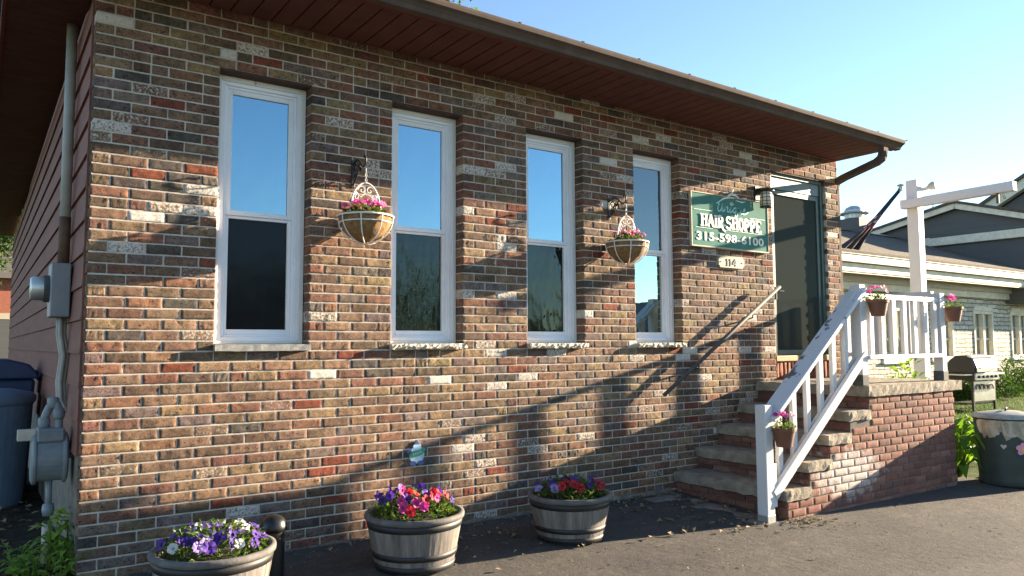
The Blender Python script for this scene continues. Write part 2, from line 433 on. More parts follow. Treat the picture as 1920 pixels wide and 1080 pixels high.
# ---------------------------------------------------------------- mesh builder
class MB:
    def __init__(s):
        s.v, s.f, s.mi, s.rn, s.cl = [], [], [], [], []

    def add(s, verts, faces, mi=0, rnd=0.5, col=(1, 1, 1)):
        o = len(s.v)
        s.v.extend(tuple(p) for p in verts)
        for f in faces:
            s.f.append(tuple(i+o for i in f))
            s.mi.append(mi); s.rn.append(rnd); s.cl.append(col)
        return s

    def box(s, x0, x1, y0, y1, z0, z1, mi=0, mtx=None):
        v = [Vector((x, y, z)) for z in (z0, z1) for y in (y0, y1) for x in (x0, x1)]
        if mtx is not None:
            v = [mtx @ p for p in v]
        return s.add(v, [(0, 2, 3, 1), (4, 5, 7, 6), (0, 1, 5, 4), (2, 6, 7, 3), (0, 4, 6, 2), (1, 3, 7, 5)], mi)

    def bar(s, a, b, w, h, mi=0, up=(0, 0, 1), roll=0.0):
        a, b = Vector(a), Vector(b)
        d = (b-a).normalized()
        u = Vector(up)
        if abs(d.dot(u)) > 0.99:
            u = Vector((0, 1, 0))
        r = d.cross(u).normalized()
        u = r.cross(d)
        if roll:
            r, u = r*math.cos(roll)+u*math.sin(roll), u*math.cos(roll)-r*math.sin(roll)
        vs = [p+r*x*w/2+u*y*h/2 for p in (a, b) for x, y in ((-1, -1), (1, -1), (1, 1), (-1, 1))]
        return s.add(vs, [(3, 2, 1, 0), (4, 5, 6, 7), (0, 1, 5, 4), (1, 2, 6, 5), (2, 3, 7, 6), (3, 0, 4, 7)], mi)

    def tube(s, pts, rad, seg=10, mi=0, cap=True):
        pts = [Vector(p) for p in pts]
        n = len(pts)
        if not hasattr(rad, '__len__'):
            rad = [rad]*n
        vs, fs = [], []
        ref = None
        for i, p in enumerate(pts):
            d = (pts[min(i+1, n-1)]-pts[max(i-1, 0)])
            d = d.normalized() if d.length > 1e-9 else Vector((0, 0, 1))
            if ref is None or abs(ref.dot(d)) > 0.98:
                ref = Vector((0, 0, 1)) if abs(d.z) < 0.9 else Vector((1, 0, 0))
            a = (ref - d*ref.dot(d)).normalized()
            b = d.cross(a)
            ref = a
            for k in range(seg):
                t = 2*math.pi*k/seg
                vs.append(p+(a*math.cos(t)+b*math.sin(t))*rad[i])
        for i in range(n-1):
            for k in range(seg):
                k2 = (k+1) % seg
                fs.append((i*seg+k, i*seg+k2, (i+1)*seg+k2, (i+1)*seg+k))
        if cap:
            fs.append(tuple(reversed(range(seg))))
            fs.append(tuple((n-1)*seg+k for k in range(seg)))
        return s.add(vs, fs, mi)

    def lathe(s, prof, c=(0, 0, 0), seg=32, mi=0, axis='Z'):
        vs, fs = [], []
        c = Vector(c)
        for r, h in prof:
            for k in range(seg):
                t = 2*math.pi*k/seg
                if axis == 'Z':
                    p = Vector((r*math.cos(t), r*math.sin(t), h))
                elif axis == 'X':
                    p = Vector((h, r*math.cos(t), r*math.sin(t)))
                else:
                    p = Vector((r*math.sin(t), h, r*math.cos(t)))
                vs.append(c+p)
        for i in range(len(prof)-1):
            for k in range(seg):
                k2 = (k+1) % seg
                fs.append((i*seg+k, i*seg+k2, (i+1)*seg+k2, (i+1)*seg+k))
        return s.add(vs, fs, mi)

    def prism(s, poly, o, ax, ay, n, d, mi=0):
        """polygon in the plane (o, ax, ay), extruded by d along n"""
        o, ax, ay, n = Vector(o), Vector(ax), Vector(ay), Vector(n)
        k = len(poly)
        a = [o+ax*x+ay*y for x, y in poly]
        b = [p+n*d for p in a]
        return s.add(a+b, [tuple(reversed(range(k))), tuple(range(k, 2*k))] +
                     [(i, (i+1) % k, k+(i+1) % k, k+i) for i in range(k)], mi)

    def leaf(s, p, d, up, ln, wd, mi=0, rnd=0.5, curl=0.25):
        p, d = Vector(p), Vector(d).normalized()
        sd = d.cross(Vector(up))
        sd = sd.normalized() if sd.length > 1e-6 else Vector((1, 0, 0))
        u = sd.cross(d)
        m = p+d*ln*0.5+u*ln*curl*0.3
        t = p+d*ln-u*ln*curl*0.3
        vs = [p, m-sd*wd/2+u*wd*.18, t, m+sd*wd/2+u*wd*.18, m]
        return s.add(vs, [(0, 1, 4), (1, 2, 4), (2, 3, 4), (3, 0, 4)], mi, rnd)

    def build(s, name, mats, parent=None, smooth=False, bevel=0.0, tilt=None, seg=2):
        org = Vector(parent['_org']) if parent is not None else Vector((0, 0, 0))
        me = bpy.data.meshes.new(name)
        vs = s.v
        if tilt:
            vs = [(x, y, z+tilt(x, y)) for x, y, z in vs]
        me.from_pydata([tuple(Vector(p)-org) for p in vs], [], s.f)
        if not isinstance(mats, (list, tuple)):
            mats = [mats]
        for m in mats:
            me.materials.append(m)
        me.polygons.foreach_set('material_index', s.mi)
        if any(r != 0.5 for r in s.rn):
            a = me.attributes.new('rnd', 'FLOAT', 'FACE'); a.data.foreach_set('value', s.rn)
        if any(c != (1, 1, 1) for c in s.cl):
            a = me.attributes.new('bcol', 'FLOAT_COLOR', 'FACE')
            a.data.foreach_set('color', [x for c in s.cl for x in (*c, 1.0)])
        if smooth:
            me.polygons.foreach_set('use_smooth', [True]*len(me.polygons))
        me.update()
        o = bpy.data.objects.new(name, me)
        COL.objects.link(o)
        if parent is not None:
            o.parent = parent
            o['_org'] = tuple(org)
        else:
            o['_org'] = (0, 0, 0)
        if bevel:
            b = o.modifiers.new('bevel', 'BEVEL')
            b.width = bevel; b.segments = seg; b.limit_method = 'ANGLE'; b.angle_limit = math.radians(35)
            b.harden_normals = False
        if smooth == 'auto':
            pass
        return o


def thing(name, label, cat, loc=(0, 0, 0), group=None):
    o = bpy.data.objects.new(name, None)
    COL.objects.link(o)
    o.location = loc
    o.empty_display_size = 0.1
    o['label'] = label; o['category'] = cat
    o['_org'] = tuple(loc)
    if group:
        o['group'] = group
    return o


def tag(o, label, cat, group=None, kind=None):
    o['label'] = label; o['category'] = cat
    if group: o['group'] = group
    if kind: o['kind'] = kind
    return o


def rebase(o, loc):
    """put a single-mesh thing's origin at its base"""
    loc = Vector(loc)
    o.data.transform(Matrix.Translation(-loc))
    o.location = loc
    return o


def copy_tree(o, parent=None):
    c = o.copy(); COL.objects.link(c)
    if parent is not None:
        c.parent = parent
    for ch in list(o.children):
        copy_tree(ch, c)
    return c


def rough_box(mb, x0, x1, y0, y1, z0, z1, step, amp, mi=0, seed=0, top_amp=None):
    """box cut into a grid with knocked-about faces"""
    rg = np.random.RandomState(seed)
    nx, ny, nz = [max(1, int(round((b-a)/step))) for a, b in ((x0, x1), (y0, y1), (z0, z1))]
    idx = {}
    vs, fs = [], []
    ta = amp if top_amp is None else top_amp

    def vid(i, j, k):
        key = (i, j, k)
        if key not in idx:
            p = np.array([x0+(x1-x0)*i/nx, y0+(y1-y0)*j/ny, z0+(z1-z0)*k/nz])
            ex = (i in (0, nx))+(j in (0, ny))+(k in (0, nz))
            a = amp
            d = rg.uniform(-1, 1, 3)*a
            if k == nz:
                d[2] = rg.uniform(-1, 0.3)*ta
            if ex >= 2:
                c = np.array([(x0+x1)/2, (y0+y1)/2, (z0+z1)/2])
                d += np.sign(c-p)*a*rg.uniform(0.2, 1.3)*np.array([i in (0, nx), j in (0, ny), k in (0, nz)])
            idx[key] = len(vs); vs.append(tuple(p+d))
        return idx[key]
    for i in range(nx):
        for j in range(ny):
            for k, fl in ((0, 1), (nz, 0)):
                q = [vid(i, j, k), vid(i+1, j, k), vid(i+1, j+1, k), vid(i, j+1, k)]
                fs.append(tuple(reversed(q)) if fl else tuple(q))
    for i in range(nx):
        for k in range(nz):
            for j, fl in ((0, 0), (ny, 1)):
                q = [vid(i, j, k), vid(i+1, j, k), vid(i+1, j, k+1), vid(i, j, k+1)]
                fs.append(tuple(reversed(q)) if fl else tuple(q))
    for j in range(ny):
        for k in range(nz):
            for i, fl in ((0, 1), (nx, 0)):
                q = [vid(i, j, k), vid(i, j+1, k), vid(i, j+1, k+1), vid(i, j, k+1)]
                fs.append(tuple(reversed(q)) if fl else tuple(q))
    mb.add(vs, fs, mi)


# ---------------------------------------------------------------- brickwork
BL, CH = 0.2111, 0.06773           # brick length and course height with joint
JT = 0.0095
PALETTE = [((0.220, 0.150, 0.109), 0.31), ((0.160, 0.112, 0.083), 0.17), ((0.268, 0.188, 0.124), 0.16), ((0.285, 0.212, 0.128), 0.055),
           ((0.245, 0.132, 0.092), 0.11), ((0.225, 0.072, 0.046), 0.035), ((0.205, 0.112, 0.090), 0.08),
           ((0.105, 0.094, 0.088), 0.05), ((0.205, 0.162, 0.148), 0.09)]
PW = np.cumsum([p[1] for p in PALETTE])


def brick_mesh(name, bricks, mats, parent, seed, nx=9, nz=4, amp=0.0042, depth=0.125, white=0.085, pal=PALETTE, tint=0.12, plane='y', rug=True):
    """bricks: (a0,a1,z0,z1,front) in plane y=front facing -y. One mesh; front faces are hewn."""
    rg = np.random.RandomState(seed)
    pw = np.cumsum([p[1] for p in pal])
    nb = len(bricks)
    gx, gz = nx+1, nz+1
    per = gx*gz
    ring = [(i, 0) for i in range(gx)]+[(nx, k) for k in range(1, gz)]+[(i, nz) for i in range(nx-1, -1, -1)]+[(0, k) for k in range(nz-1, 0, -1)]
    nr = len(ring)
    V = np.zeros((nb, per+nr, 3))
    ua = np.concatenate([[0], np.linspace(.018, .982, gx-2), [1]])
    wa = np.concatenate([[0], np.linspace(.055, .945, gz-2), [1]])
    u, w = np.meshgrid(ua, wa, indexing='ij')
    uu = u.copy()
    fcol, fw = [], []
    border = ((u == 0) | (u == 1) | (w == 0) | (w == 1))
    for n, (a0, a1, z0, z1, fr) in enumerate(bricks):
        q = 0.0015
        j = rg.uniform(-q, q, 4)
        X = a0+j[0]+(a1-a0+j[1]-j[0])*u
        Z = z0+j[2]*.6+(z1-z0+(j[3]-j[2])*.6)*w
        X = X+np.where(border, rg.uniform(-.0012, .0012, X.shape), 0)
        Z = Z+np.where(border, rg.uniform(-.0010, .0010, X.shape), 0)
        H = rg.uniform(-1, 1, X.shape)*amp*0.45
        if rug:
            for _ in range(rg.randint(1, 4)):        # gouges torn across the face
                cu, cw, th = rg.uniform(0, 1), rg.uniform(0.1, 0.9), rg.uniform(0.5, 2.4)
                L = (u-cu)*3.1*math.sin(th)-(w-cw)*math.cos(th)
                T = (u-cu)*3.1*math.cos(th)+(w-cw)*math.sin(th)
                H += np.exp(-(L/0.11)**2-(T/0.42)**2)*amp*rg.uniform(0.7, 2.2)*rg.choice([1, 1, -0.5])
        H += (u-.5)*rg.uniform(-1, 1)*amp*0.7+(w-.5)*rg.uniform(-1, 1)*amp*0.4+rg.uniform(-1, 1)*amp*0.35
        H = np.clip(H-amp*0.5, -amp*1.5, 0.0013)
        H = np.where(border, 0.0012+np.minimum(H, 0)*0.15, H)
        Y = fr+H
        V[n, :per, 0] = X.reshape(-1); V[n, :per, 1] = Y.reshape(-1); V[n, :per, 2] = Z.reshape(-1)
        for r, (i, k) in enumerate(ring):
            V[n, per+r] = (X[i, k], fr+depth, Z[i, k])
        if white and rg.rand() < white:
            c = np.array((0.50, 0.46, 0.40))*rg.uniform(0.75, 1.15); bw = rg.choice([0.36, 0.40, 0.44, 0.48, 0.52])
            if bw < 0.5:
                c = np.array(pal[0][0])
        else:
            c = np.array(pal[int(np.searchsorted(pw, rg.rand()*pw[-1]))][0]); bw = 0.0
            if rg.rand() < 0.08:
                bw = rg.choice([0.27, 0.32])
        c = c*rg.uniform(1-tint, 1+tint)*(1+rg.uniform(-.06, .06, 3))
        fcol.append((*np.clip(c, 0.01, 0.9), 1)); fw.append(bw)
    faces1 = [(i*gz+k, (i+1)*gz+k, (i+1)*gz+k+1, i*gz+k+1) for i in range(nx) for k in range(nz)]
    for r in range(nr):
        r2 = (r+1) % nr
        i, k = ring[r]; i2, k2 = ring[r2]
        faces1.append((i2*gz+k2, i*gz+k, per+r, per+r2))
    F1 = np.array(faces1)
    st = per+nr
    F = (F1[None]+(np.arange(nb)*st)[:, None, None]).reshape(-1, 4)
    org = np.array(parent['_org']) if parent is not None else np.zeros(3)
    me = bpy.data.meshes.new(name)
    me.from_pydata((V.reshape(-1, 3)-org).tolist(), [], F.tolist())
    for m in mats: me.materials.append(m)
    nf = len(faces1)
    a = me.attributes.new('bcol', 'FLOAT_COLOR', 'FACE')
    a.data.foreach_set('color', np.repeat(np.array(fcol), nf, axis=0).reshape(-1))
    a = me.attributes.new('bw', 'FLOAT', 'FACE')
    a.data.foreach_set('value', np.repeat(np.array(fw), nf))
    me.polygons.foreach_set('use_smooth', np.array([True]*(nx*nz)+[False]*nr*1)[None].repeat(nb, 0).reshape(-1))
    me.update()
    o = bpy.data.objects.new(name, me)
    COL.objects.link(o)
    if parent is not None:
        o.parent = parent; o['_org'] = tuple(org)
    return o


# ---------------------------------------------------------------- ground
def gz(x, y):
    z = -1.33+0.045*max(min(0, y), -14)-0.008*max(min(x, 12), -4)
    if y > -1.2 and x > 9:
        z += 0.032*min(x-9, 10)*min(1, (y+1.2)/1.5)
    return z


def sheet(name, mt, xs, ys, dz, kind='structure', cut=None, wob=0.0, seed=1):
    rg = random.Random(seed)
    mb = MB()
    ids = {}
    for i, x in enumerate(xs):
        for j, y in enumerate(ys):
            ids[i, j] = len(mb.v); mb.v.append((x, y, gz(x, y)+dz+rg.uniform(-wob, wob)))
    for i in range(len(xs)-1):
        for j in range(len(ys)-1):
            cx, cy = (xs[i]+xs[i+1])/2, (ys[j]+ys[j+1])/2
            if cut and cut(cx, cy): continue
            mb.f.append((ids[i, j], ids[i+1, j], ids[i+1, j+1], ids[i, j+1])); mb.mi.append(0); mb.rn.append(.5); mb.cl.append((1, 1, 1))
    o = mb.build(name, mt, smooth=True)
    o['kind'] = kind
    return o


def lin(a, b, n): return [a+(b-a)*i/n for i in range(n+1)]


far = [-400, -200, -100, -60, -40]
sheet('ground', M['lawn'], far+lin(-30, 60, 90)+[80, 120, 200, 400], far+lin(-30, 40, 70)+[60, 100, 200, 400], -0.03)
sheet('parking_lot', M['asphalt'], lin(-12, 30, 84), lin(-14, -1.5, 25)+[-1.25, -0.9, -0.5, -0.2, 0.0], -0.004,
      cut=lambda x, y: (x > 8.6 and y > -1.1) or (x < 0.0 and y > -0.25))
sheet('street', M['asphalt'], [-200, -100, -50, -20, 0, 20, 50, 100, 200], lin(-26, -16, 4), -0.01)
sheet('soil_bed', M['earth'], lin(-6, 0.05, 30), lin(-0.3, 14, 60), 0.012, wob=0.018)
sheet('lawn', M['lawn'], lin(8.2, 40, 64), lin(-1.15, 20, 42), 0.0, wob=0.01)

# ---------------------------------------------------------------- the brick building
bld = thing('brick_building', 'low brick shop with four tall narrow windows, brown siding and a dark glass front door', 'building', (4, 0, -1.36))
WX = 7.95
OPEN = [((3.5+6*i)*BL, (6.5+6*i)*BL, 0.0, 28*CH) for i in range(4)]
DOOR = (31.5*BL, 36.45*BL, -6*CH, 29*CH)
openings = OPEN+[DOOR]


def course_bricks():
    out = []
    rg = random.Random(5)
    for n in range(-21, 34):
        z0, z1 = n*CH+JT/2, (n+1)*CH-JT/2
        off = 0.5 if n % 2 else 0.0
        edges = [0.0]
        x = off if off else 1.0
        while x*BL < WX-0.02:
            edges.append(x*BL); x += 1
        edges.append(WX)
        # now and then a pair of half bricks
        e2 = []
        for a, b in zip(edges, edges[1:]):
            e2.append(a)
            if b-a > 0.15 and rg.random() < 0.035: e2.append((a+b)/2)
        edges = e2+[WX]
        for a, b in zip(edges, edges[1:]):
            segs = [(a, b)]
            for (o0, o1, p0, p1) in openings:
                zc = (z0+z1)/2
                if p0 < zc < p1:
                    ns = []
                    for (s0, s1) in segs:
                        if s1 <= o0+1e-4 or s0 >= o1-1e-4: ns.append((s0, s1))
                        else:
                            if s0 < o0-0.02: ns.append((s0, o0+JT/2))
                            if s1 > o1+0.02: ns.append((o1-JT/2, s1))
                    segs = ns
            for s0, s1 in segs:
                l = s0 if s0 == 0 else s0+JT/2
                r = s1 if s1 == WX else s1-JT/2
                for (o0, o1, p0, p1) in openings:
                    if p0 < zc < p1:
                        if abs(l-o1) < .012: l = o1
                        if abs(r-o0) < .012: r = o0
                if r-l > 0.015: out.append((l, r, z0, z1, 0.0))
    return out


wall = brick_mesh('front_wall', course_bricks(), [M['brick']], bld, 21, nx=14, nz=6, amp=.0044)
mb = MB()
xs = sorted({0.003, WX-0.003}.union(*[{o[0]-.003, o[1]+.003} for o in openings]))
zs = sorted({-21*CH, 34*CH}.union(*[{o[2], o[3]+.003} for o in openings]))
MY = 0.0020


def in_open(x, z): return any(o[0]-.004 < x < o[1]+.004 and o[2]-.001 < z < o[3]+.004 for o in openings)


for i in range(len(xs)-1):
    for j in range(len(zs)-1):
        cx, cz = (xs[i]+xs[i+1])/2, (zs[j]+zs[j+1])/2
        if in_open(cx, cz): continue
        a, b, c, d = xs[i], xs[i+1], zs[j], zs[j+1]
        mb.add([(a, MY, c), (b, MY, c), (b, MY, d), (a, MY, d)], [(0, 1, 2, 3)])
for (o0, o1, p0, p1) in openings:
    a, b, c, d = o0-.003, o1+.003, p0, p1+.003
    mb.add([(a, MY, c), (a, .14, c), (a, .14, d), (a, MY, d)], [(0, 1, 2, 3)])
    mb.add([(b, MY, c), (b, .14, c), (b, .14, d), (b, MY, d)], [(3, 2, 1, 0)])
    mb.add([(a, MY, c), (b, MY, c), (b, .14, c), (a, .14, c)], [(0, 1, 2, 3)])
mb.build('mortar', M['mortar'], wall)
for (o0, o1, p0, p1) in openings:       # steel lintels under the courses above
    mb = MB(); mb.box(o0+.002, o1-.002, 0.006, 0.14, p1-.009, p1-.001)
    mb.build('lintel', M['steel'], bld)
mb = MB()                                # mortar fillet / plinth crumbs at the foot of the wall
rough_box(mb, 0.0, 4.95, -0.035, 0.006, -1.46, -1.325, 0.06, 0.012, seed=3)
mb.build('plinth', M['concrete'], bld)

tz = lambda x, y: 0.06-0.0085*x
# eave: soffit planks, fascia, gutter
mb = MB()
x = -0.45
while x < 7.93:
    x1 = min(x+0.138, 7.95)
    mb.box(x+.006, x1-.006, -0.69, 0.03, 2.243, 2.255)
    x = x1
mb.box(-0.45, 7.95, -0.69, 0.03, 2.2552, 2.262)
y = 0.04
while y < 13.3:                          # side overhang
    mb.box(-0.45, 0.0, y, y+0.142, 2.243, 2.255)
    y += 0.148
mb.box(-0.45, 0.0, 0.04, 13.4, 2.2552, 2.262)
mb.build('soffit', M['soffit'], bld, tilt=tz)
mb = MB()
mb.box(-0.47, 7.955, -0.715, -0.69, 2.228, 2.32)
mb.box(-0.47, 7.955, -0.69, -0.672, 2.226, 2.2425)
mb.box(-0.475, -0.45, -0.69, 13.4, 2.228, 2.32)
mb.build('fascia', M['fascia'], bld, tilt=tz, bevel=.003)
mb = MB()
pr = [(-0.716, 2.325), (-0.716, 2.222), (-0.775, 2.222), (-0.782, 2.232), (-0.790, 2.248), (-0.812, 2.268), (-0.838, 2.282),
      (-0.842, 2.305), (-0.842, 2.322), (-0.830, 2.322), (-0.830, 2.312), (-0.80, 2.29), (-0.72, 2.30)]
mb.prism(pr, (-0.5, 0, 0), (0, 1, 0), (0, 0, 1), (1, 0, 0), 8.47)
for k in range(14):
    mb.box(0.2+.6*k, .225+.6*k, -0.842, -0.716, 2.3255, 2.331)
gut = mb.build('gutter', M['gutter'], bld, tilt=tz, bevel=.002)
mb = MB()
pts = [(7.61, -0.775, 2.175), (7.61, -0.775, 2.12), (7.615, -0.765, 2.075), (7.64, -0.72, 2.03), (7.90, -0.10, 1.87), (7.995, 0.02, 1.83)]
pts = [(7.60, -0.78, 2.19), (7.60, -0.775, 2.12), (7.61, -0.75, 2.075), (7.64, -0.68, 2.05), (7.90, -0.13, 2.01), (7.99, 0.04, 1.99), (8.0, 0.06, 1.93), (8.0, 0.06, -1.3)]
for a, b in zip(pts, pts[1:]):
    mb.bar(a, b, .066, .095, up=(1, 0, 0))
for p in pts[1:-1]:
    mb.lathe([(0, -.036), (.044, -.03), (.049, 0), (.044, .03), (0, .036)], p, 10)
mb.build('downspout', M['gutter'], bld, bevel=.006)
mb = MB()                                # roof
mb.prism([(-0.70, 2.325), (4.6, 3.26), (10.3, 2.345), (10.3, 2.37), (4.6, 3.285), (-0.70, 2.341)], (-0.5, 0, 0), (0, 1, 0), (0, 0, 1), (1, 0, 0), 8.46)
roof = mb.build('roof', M['shingle'], bld, tilt=tz)
mb = MB()
mb.prism([(0.03, 2.26), (9.9, 2.26), (4.6, 3.29)], (7.80, 0, 0), (0, 1, 0), (0, 0, 1), (1, 0, 0), .1)
mb.build('gable', M['siding'], bld)
mb = MB()
mb.prism([(0.03, 2.263), (9.9, 2.263), (4.6, 3.29)], (.05, 0, 0), (0, 1, 0), (0, 0, 1), (1, 0, 0), .1)
mb.build('gable', M['siding'], bld)

# siding on the left flank
mb = MB()
z = -0.62
rg = random.Random(9)
while z < 2.24:
    z1 = min(z+.205, 2.245)
    y = 0.105
    while y < 13.2:
        ln = min(3.6 if y > .2 else 1.7, 13.2-y)
        mb.prism([(0.0, z1+.012), (0.012, z1+.012), (0.012, z), (-0.017, z), (-0.015, z+.006)], (0, y, 0), (1, 0, 0), (0, 0, 1), (0, 1, 0), ln-.002)
        y += ln
    z += .205
mb.build('siding', M['siding'], bld)
mb = MB()
mb.box(-0.012, 0.0, 0.086, 0.104, -0.62, 2.25)
mb.box(0.0, 0.02, 0.086, 0.104, -1.4, 2.25)
mb.build('corner_trim', M['siding'], bld)
mb = MB()
mb.box(0.004, 0.1, 0.1045, 13.2, -1.5, -0.6)
mb.build('foundation', M['concrete'], bld)
mb = MB()
mb.box(7.80, 7.94, 0.096, 10.0, -1.6, 2.25)
mb.box(0.013, 7.8, 10.0, 10.1, -1.6, 2.25)
mb.box(0.013, 0.1, 10.1, 13.2, -0.6, 2.25)
mb.build('rear_wall', M['creamgrey2'], bld)


# ---- windows: each a part of the building, its frame the part, the rest its sub-parts
def make_window(i):
    o0, o1, p0, p1 = OPEN[i]
    z0, z1 = 0.047, p1-.011
    a, b = o0+.004, o1-.004

    def ringf(mb, a, b, z0, z1, w, y0, y1, wb=None, wt=None):
        wb = wb or w; wt = wt or w
        mb.box(a, a+w, y0, y1, z0, z1); mb.box(b-w, b, y0, y1, z0, z1)
        mb.box(a+w, b-w, y0, y1, z0, z0+wb); mb.box(a+w, b-w, y0, y1, z1-wt, z1)
    m = MB()
    ringf(m, a, b, z0, z1, .034, .103, .19, .02, .036)
    w = m.build('window', M['trim'], bld, bevel=.004)
    m = MB()
    ringf(m, a+.034, b-.034, z0+.02, z1-.036, .030, .111, .19, .028, .026)
    ringf(m, a+.064, b-.064, z0+.048, z1-.062, .018, .123, .19, .014, .018)
    m.build('frame', M['vinyl'], w, bevel=.003)
    zm = 0.945
    A, B, Z0, Z1 = a+.082, b-.082, z0+.062, z1-.080
    m = MB()
    ringf(m, A, B, zm-.017, Z1, .034, .130, .158, .034, .034)
    m.build('upper_sash', M['vinyl'], w, bevel=.003)
    m = MB()
    ringf(m, A, B, Z0, zm-.0175, .026, .142, .18, .038, .02)
    m.build('lower_sash', M['vinyl'], w, bevel=.003)
    up = ['paneup', 'paneup', 'paneup', 'panedim'][i]
    lo = ['panedark', 'panelow', 'panelow', 'panebright'][i]
    m = MB()
    m.box(A+.034, B-.034, .146, .150, zm+.017, Z1-.034)
    m.build('pane', M[up], w)
    m = MB()
    m.box(A+.026, B-.026, .164, .168, Z0+.038, zm-.037)
    m.build('pane', M[lo], w)
    m = MB()
    if i == 0:
        rough_box(m, o0-.005, o1+.005, -.05, .115, 0.0, .0455, .05, .002, seed=40)
    else:
        rough_box(m, o0-.012, o1+.012, -.058, .115, 0.0, .0455, .022, .007, seed=40+i, top_amp=.002)
    m.build('sill', M['sillgrey' if i == 0 else 'sillrough'], w)
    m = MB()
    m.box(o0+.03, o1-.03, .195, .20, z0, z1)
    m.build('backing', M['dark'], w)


for i in range(4):
    make_window(i)

# ---- front door
d0, d1, dz0, dz1 = DOOR
LZ = -0.365
mb = MB()
mb.box(d0+.006, d0+.05, .03, .15, LZ+.215, dz1-.011)
mb.box(d1-.06, d1-.006, .03, .15, LZ+.215, dz1-.011)
mb.box(d0+.05, d1-.06, .03, .15, dz1-.05, dz1-.011)
door = mb.build('door', M['greenframe'], bld, bevel=.004)
mb = MB()
mb.box(d0+.05, d1-.06, .045, .15, dz1-.19, dz1-.0505)
mb.build('door_header', M['greenhead'], door, bevel=.004)
mb = MB()
a, b, z0, z1 = d0+.055, d1-.065, LZ+.265, dz1-.195
mb.box(a, a+.055, .05, .085, z0, z1); mb.box(b-.055, b, .05, .085, z0, z1)
mb.box(a+.055, b-.055, .05, .085, z0, z0+.06); mb.box(a+.055, b-.055, .05, .085, z1-.055, z1)
mb.build('storm_door_frame', M['greenframe'], door, bevel=.004)
mb = MB(); mb.box(a+.055, b-.055, .064, .069, z0+.06, z1-.055)
mb.build('glass', M['paneDoor'], door)
mb = MB(); mb.box(d0+.006, d1-.006, -.005, .15, LZ+.20, LZ+.262)
mb.build('door_sill', M['ochre'], door, bevel=.006)
mb = MB()
mb.box(a+.012, a+.04, .026, .05, .52, .66); mb.tube([(a+.026, .03, .61), (a+.026, -.012, .61), (a+.10, -.016, .61)], .009, 8)
mb.build('handle', M['galv'], door, bevel=.003)
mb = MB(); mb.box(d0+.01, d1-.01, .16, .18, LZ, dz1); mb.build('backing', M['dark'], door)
rb = [(x, min(x+CH, d1)-.009, LZ+.002, LZ+.193, 0.012) for x in lin(d0+.004, d1, 15)[:-1]]
o = brick_mesh('threshold_bricks', rb, [M['brick']], bld, 77, nx=3, nz=6, amp=.003, pal=[((0.24, 0.09, 0.06), 1)], white=0)
mb = MB(); mb.box(d0, d1, .019, .15, LZ-.05, LZ+.199); mb.build('mortar', M['mortar'], o)

# ---------------------------------------------------------------- entry steps
stp = thing('entry_steps', 'brick and stone entry steps climbing along the wall to a slab landing at the door', 'steps', (5.0, -1.25, -1.42))
NX = [5.0, 5.31, 5.625, 5.955, 6.28]
NZ = [-1.185, -0.98, -0.775, -0.585, LZ]
D = -1.25
TH = [0.095, .095, .095, .095, .105]
for k in range(4):
    mb = MB()
    rough_box(mb, NX[k], NX[k+1]+0.05, D-.005, -.004, NZ[k]-TH[k], NZ[k], .05, .005, seed=60+k, top_amp=.004)
    mb.build('tread', M['slab'], stp, smooth=False)
mb = MB()
rough_box(mb, NX[4], 8.09, D-.012, -.004, LZ-TH[4], LZ, .06, .0045, seed=70, top_amp=.003)
mb.build('landing_slab', M['slab'], stp)
bb = []
rg = random.Random(3)
for n in range(0, 15):                   # front face, running bond, stepped at the left
    z1 = LZ-TH[4]-.006-n*CH; z0 = z1-CH+JT+.001
    if z1 < -1.5: break
    x = 4.98-(BL/2 if n % 2 else 0)
    while x < 7.95:
        l, r = x, min(x+BL-JT-.001, 7.95)
        lim = 6.30
        for k in range(4):
            if z1 <= NZ[k]-TH[k]+.03: lim = NX[k]+0.03; break
        else:
            lim = NX[4]+.03
        # bricks behind a tread's end stay clear of the stone
        for k in range(4):
            if z1 > NZ[k]-TH[k]-.002 and z0 < NZ[k]+.002: lim = max(lim, NX[k+1]+.058)
        l = max(l, lim)
        if r-l > .03: bb.append((l, r, z0, z1, D+.012))
        x += BL
RED = [((0.225, 0.108, 0.084), .5), ((0.27, 0.14, 0.11), .3), ((0.18, 0.088, 0.072), .2)]
fr = brick_mesh('front_brickwork', bb, [M['blockbrick']], stp, 31, nx=9, nz=4, amp=.0022, depth=.09, white=0, pal=RED, rug=False)
mb = MB()
for k in range(4):
    mb.box(NX[k]+.045, NX[k+1]+.045, D+.016, -.003, -1.55, NZ[k]-TH[k]-.001)
mb.box(NX[4]+.045, 7.94, D+.016, -.003, -1.55, LZ-TH[4]-.001)
mb.build('mortar', M['darkmortar'], fr)
rb = []                                   # riser bricks, facing down the steps: bars laid along y
rg = np.random.RandomState(8)
for k in range(5):
    mb = MB()
    zt = NZ[k]-TH[k]-.004
    zb = (NZ[k-1]+.003) if k else -1.46
    nrow = max(1, int(round((zt-zb)/.062)))
    for r_ in range(nrow):
        za = zb+(zt-zb)*r_/nrow+.004; zc = zb+(zt-zb)*(r_+1)/nrow-.004
        y = D+.02 - (.1 if r_ % 2 else 0)
        while y < -.01:
            ya, yb = max(y, D+.02), min(y+.2, -.006)
            if yb-ya > .03:
                j = rg.uniform(-.006, .006)
                c = np.array(RED[rg.randint(3)][0])*rg.uniform(.7, 1.05)
                o_ = len(mb.f)
                mb.box(NX[k]+.03+j, NX[k]+.10, ya+.004, yb-.004, za, zc)
                for q in range(o_, len(mb.f)): mb.cl[q] = tuple(c)
            y += .208
    mb.build('riser_brickwork', M['blockbrick'], stp, bevel=.004)

